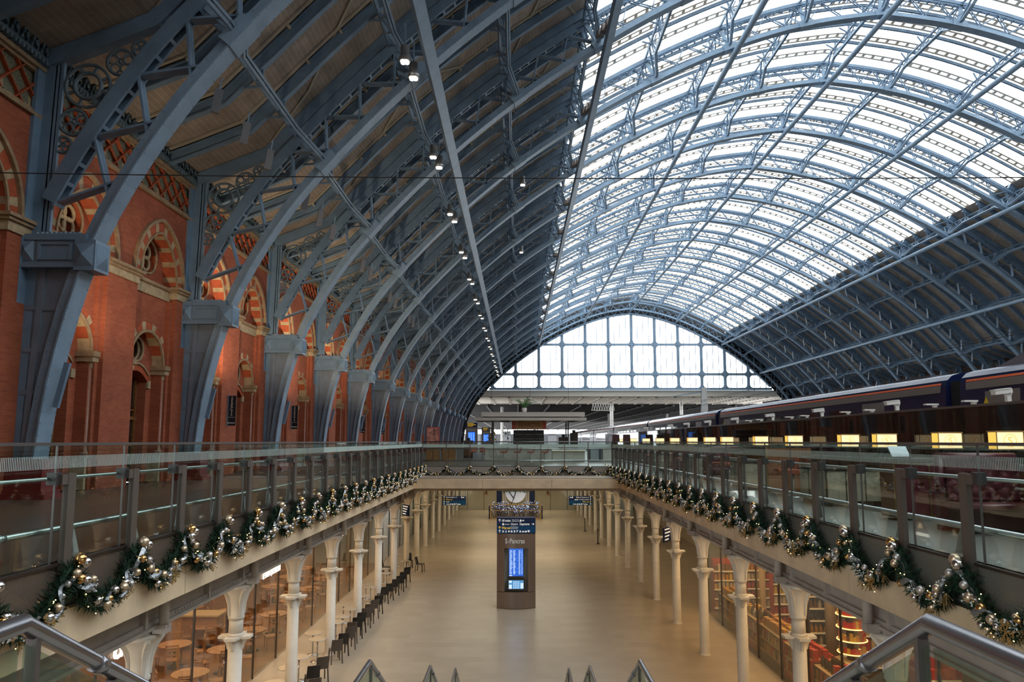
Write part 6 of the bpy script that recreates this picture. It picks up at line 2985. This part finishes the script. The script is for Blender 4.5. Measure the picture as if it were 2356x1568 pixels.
# low cases along the window
WCASE = [(15.0, 'dark wine case'), (17.4, 'red drinks case'), (19.8, 'dark drinks case'), (22.2, 'red drinks case'), (24.6, 'dark drinks case'), (27.0, 'red drinks case'), (29.8, 'dark chiller')]
for i, (y, nm) in enumerate(WCASE):
    t = thing('display_case', '%s low %s from the camera along the shop window' % (ORD[i], nm), 'display case', (9.0, y, FZ), 0, 'low cases along the shop window')
    m = MB()
    m.box(8.72, 8.76, y, y + 2.2, FZ, FZ + .2)
    m.box(9.45, 9.5, y, y + 2.2, FZ, FZ + 1.2)
    m.box(8.72, 9.5, y, y + .04, FZ, FZ + 1.1)
    m.box(8.72, 9.5, y + 2.16, y + 2.2, FZ, FZ + 1.1)
    m.build('body', REDP if 'red' in nm else SHELFD, t)
    for k in range(3):
        m = MB()
        m.box(8.74, 9.48, y + .03, y + 2.17, FZ + .2 + k * .42, FZ + .23 + k * .42)
        m.build('shelf', SHELFM, t)
    base = rr.choice([0, 1, 3, 2])
    for k in range(9):
        ci = base if rr.random() < .7 else rr.randrange(7)
        kd = 'bottle' if ci in (1, 3) else 'packet'
        for r_ in range(2):
            product(kd, ci, (8.95 + .3 * r_, y + .18 + k * .225, FZ + 1.07), .16, .16, .26 + .05 * rr.random(),
                    '%s %s from near end, %s row on %s window case' % (nth(k), kd, ['front', 'back'][r_], ORD[i]), 'goods on the low window cases')


m = MB()
r2 = random.Random(77)
for i, (y, nm) in enumerate(WCASE):
    for k in range(2):
        for j in range(15):
            ci = r2.choice([0, 0, 1, 1, 5, 2, 3])
            yy = y + .1 + j * .138
            m.box(8.79, 9.0, yy, yy + .11, FZ + .23 + k * .42, FZ + .23 + k * .42 + r2.uniform(.2, .36), ci)
tag(m.build('packed_goods', PC, None, loc=(8.9, 22, FZ)), 'rows of packed bottles and packets filling the low window cases', 'goods', None, 'stuff')


def gondola(x, y, w, h, nsh, short, label, cols, kd):
    """shelf unit whose front faces -Y (towards the camera)"""
    t = thing('shelf_unit', label, 'shelves', (x, y, FZ))
    m = MB()
    m.box(x - w / 2, x + w / 2, y + .36, y + .42, FZ, FZ + h)
    m.box(x - w / 2 - .03, x - w / 2, y, y + .42, FZ, FZ + h)
    m.box(x + w / 2, x + w / 2 + .03, y, y + .42, FZ, FZ + h)
    m.build('carcass', SHELFD if kd == 'bottle' else REDP, t)
    for k in range(nsh):
        z = FZ + .15 + k * (h - .3) / nsh
        m = MB()
        m.box(x - w / 2, x + w / 2, y, y + .36, z, z + .03)
        sh = m.build('shelf', SHELFM, t)
        m = MB()
        m.box(x - w / 2, x + w / 2, y - .015, y, z - .01, z + .05)
        m.build('price_strip', mat('price_strip', (.8, .62, .35), .4, emit=.3), sh)
        n = int(w / .17)
        for j in range(n):
            ci = cols[k % len(cols)] if rr.random() < .75 else rr.randrange(7)
            product(kd, ci, (x - w / 2 + .1 + j * .17, y + .15, z + .03), .12, .2, (h - .3) / nsh * rr.uniform(.6, .8),
                    '%s %s from left, %s shelf up, %s' % (nth(j), kd, nth(k), short), 'goods on the %s' % short)


gondola(10.95, 33.3, 1.1, 2.3, 5, 'bright far shelf unit', 'brightly lit shelf unit at the far end of the shop', [3, 2, 0], 'packet')
gondola(9.4, 33.1, 1.1, 2.3, 5, 'narrow far shelf unit', 'narrow shelf unit at the far left of the shop', [2, 5, 3], 'packet')
gondola(11.05, 30.2, 1.1, 2.7, 6, 'mid-shop red shelf unit', 'red shelf unit with a yellow base in mid shop', [0, 0, 3, 6], 'packet')
gondola(11.25, 27.2, 1.0, 2.9, 6, 'dark wine rack', 'tall dark rack of wine bottles in the shop', [1, 2, 1, 5], 'bottle')
gondola(12.05, 24.6, 1.0, 2.3, 4, 'red shelves by round display', 'red packet shelves right of the round display', [0, 0, 3], 'packet')
gondola(11.1, 19.6, 1.1, 1.85, 4, 'nearest red shelves', 'nearest red packet shelves under the foreground handrail', [0, 0, 5], 'packet')
# round lit display
t = thing('round_display', 'curved lit confectionery display with a round top and base', 'display', (11.0, 24.4, FZ))
cx, cy = 11.0, 24.4
m = MB()
m.lathe([(.55, .35), (.60, .40), (.60, .46), (.3, .5)], (cx, cy, FZ), 32)
m.build('round_base', mat('pale_round_base', (.6, .45, .28), .35), t)
m = MB()
m.lathe([(.5, 2.62), (.55, 2.66), (.55, 2.72), (.2, 2.75)], (cx, cy, FZ), 32)
m.build('round_top', MATS['pale_round_base'], t)
m = MB()
m.lathe([(.18, .45), (.18, 2.65)], (cx, cy, FZ), 20)
m.lathe([(.5, 0), (.5, .36)], (cx, cy, FZ), 24)
m.build('drum', SHELFD, t)
for k in range(5):
    z = .72 + k * .40
    m = MB()
    m.lathe([(.17, z), (.45, z), (.45, z + .02), (.17, z + .03)], (cx, cy, FZ), 28)
    m.build('shelf', mat('gold_lit_shelf', (.75, .48, .16), .35), t)
    m = MB()
    m.torus((cx, cy, FZ + z + .01), (0, 0, 1), .46, .018, 32, 6)
    m.build('lit_edge', mat('lit_shelf_edge', (1.0, .66, .25), .4, emit=3.0), t)
    for j in range(14):
        a = PI * .75 + PI * 1.1 * j / 13
        ci = rr.choice([0, 2, 6, 0, 5])
        product('packet', ci, (cx + .36 * math.cos(a), cy + .36 * math.sin(a), FZ + z + .03), .09, .09, rr.uniform(.12, .24),
                '%s packet from left, %s tier of the round lit display' % (nth(j), ORD[k]), 'confectionery on the round display')
t = thing('shop_till_counter', 'pale till counter inside the shop behind the nearest window case', 'counter', (10.3, 15.5, FZ))
m = MB()
m.box(9.9, 10.8, 15.2, 17.4, FZ, FZ + .9)
m.build('body', SHELFM, t)
m = MB()
m.box(9.85, 10.85, 15.15, 17.45, FZ + .9, FZ + .96)
m.build('top', mat('pale_round_base', (.6, .45, .28), .35), t)
m = MB()
m.lathe([(.2, 0), (.2, 5.1)], (11.1, 26.2, FZ), 20)
tag(m.build('shop_column', mat('shop_cream', (.55, .42, .27), .5), None, loc=(11.1, 26.2, FZ)), 'plain cream round column inside the shop', 'column')
m = MB()
m.box(10.35, 10.55, 31.3, 31.5, FZ, -1.1)
tag(m.build('shop_post', mat('shop_cream', (.55, .42, .27), .5), None, loc=(10.45, 31.4, FZ)), 'slim square cream post inside the shop', 'column')
# clutter beyond: barrier posts on the concourse right
for i, (x, y) in enumerate(((5.75, 62), (6.0, 54.5))):
    t = thing('barrier_post', ['farther dark barrier post beside the right columns', 'nearer dark barrier post beside the right columns'][i], 'post', (x, y, FZ), 0, 'barrier posts')
    m = MB()
    m.lathe([(.035, .03), (.035, 1.0), (.05, 1.02), (.05, 1.1)], (x, y, FZ), 10)
    m.build('pole', BLACK, t)
    m = MB()
    m.lathe([(.17, 0), (.17, .02), (.04, .04)], (x, y, FZ), 14)
    m.build('base', BLACK, t)
# unused prototypes away
for o in (VAR if not all(used) else []):
    pass
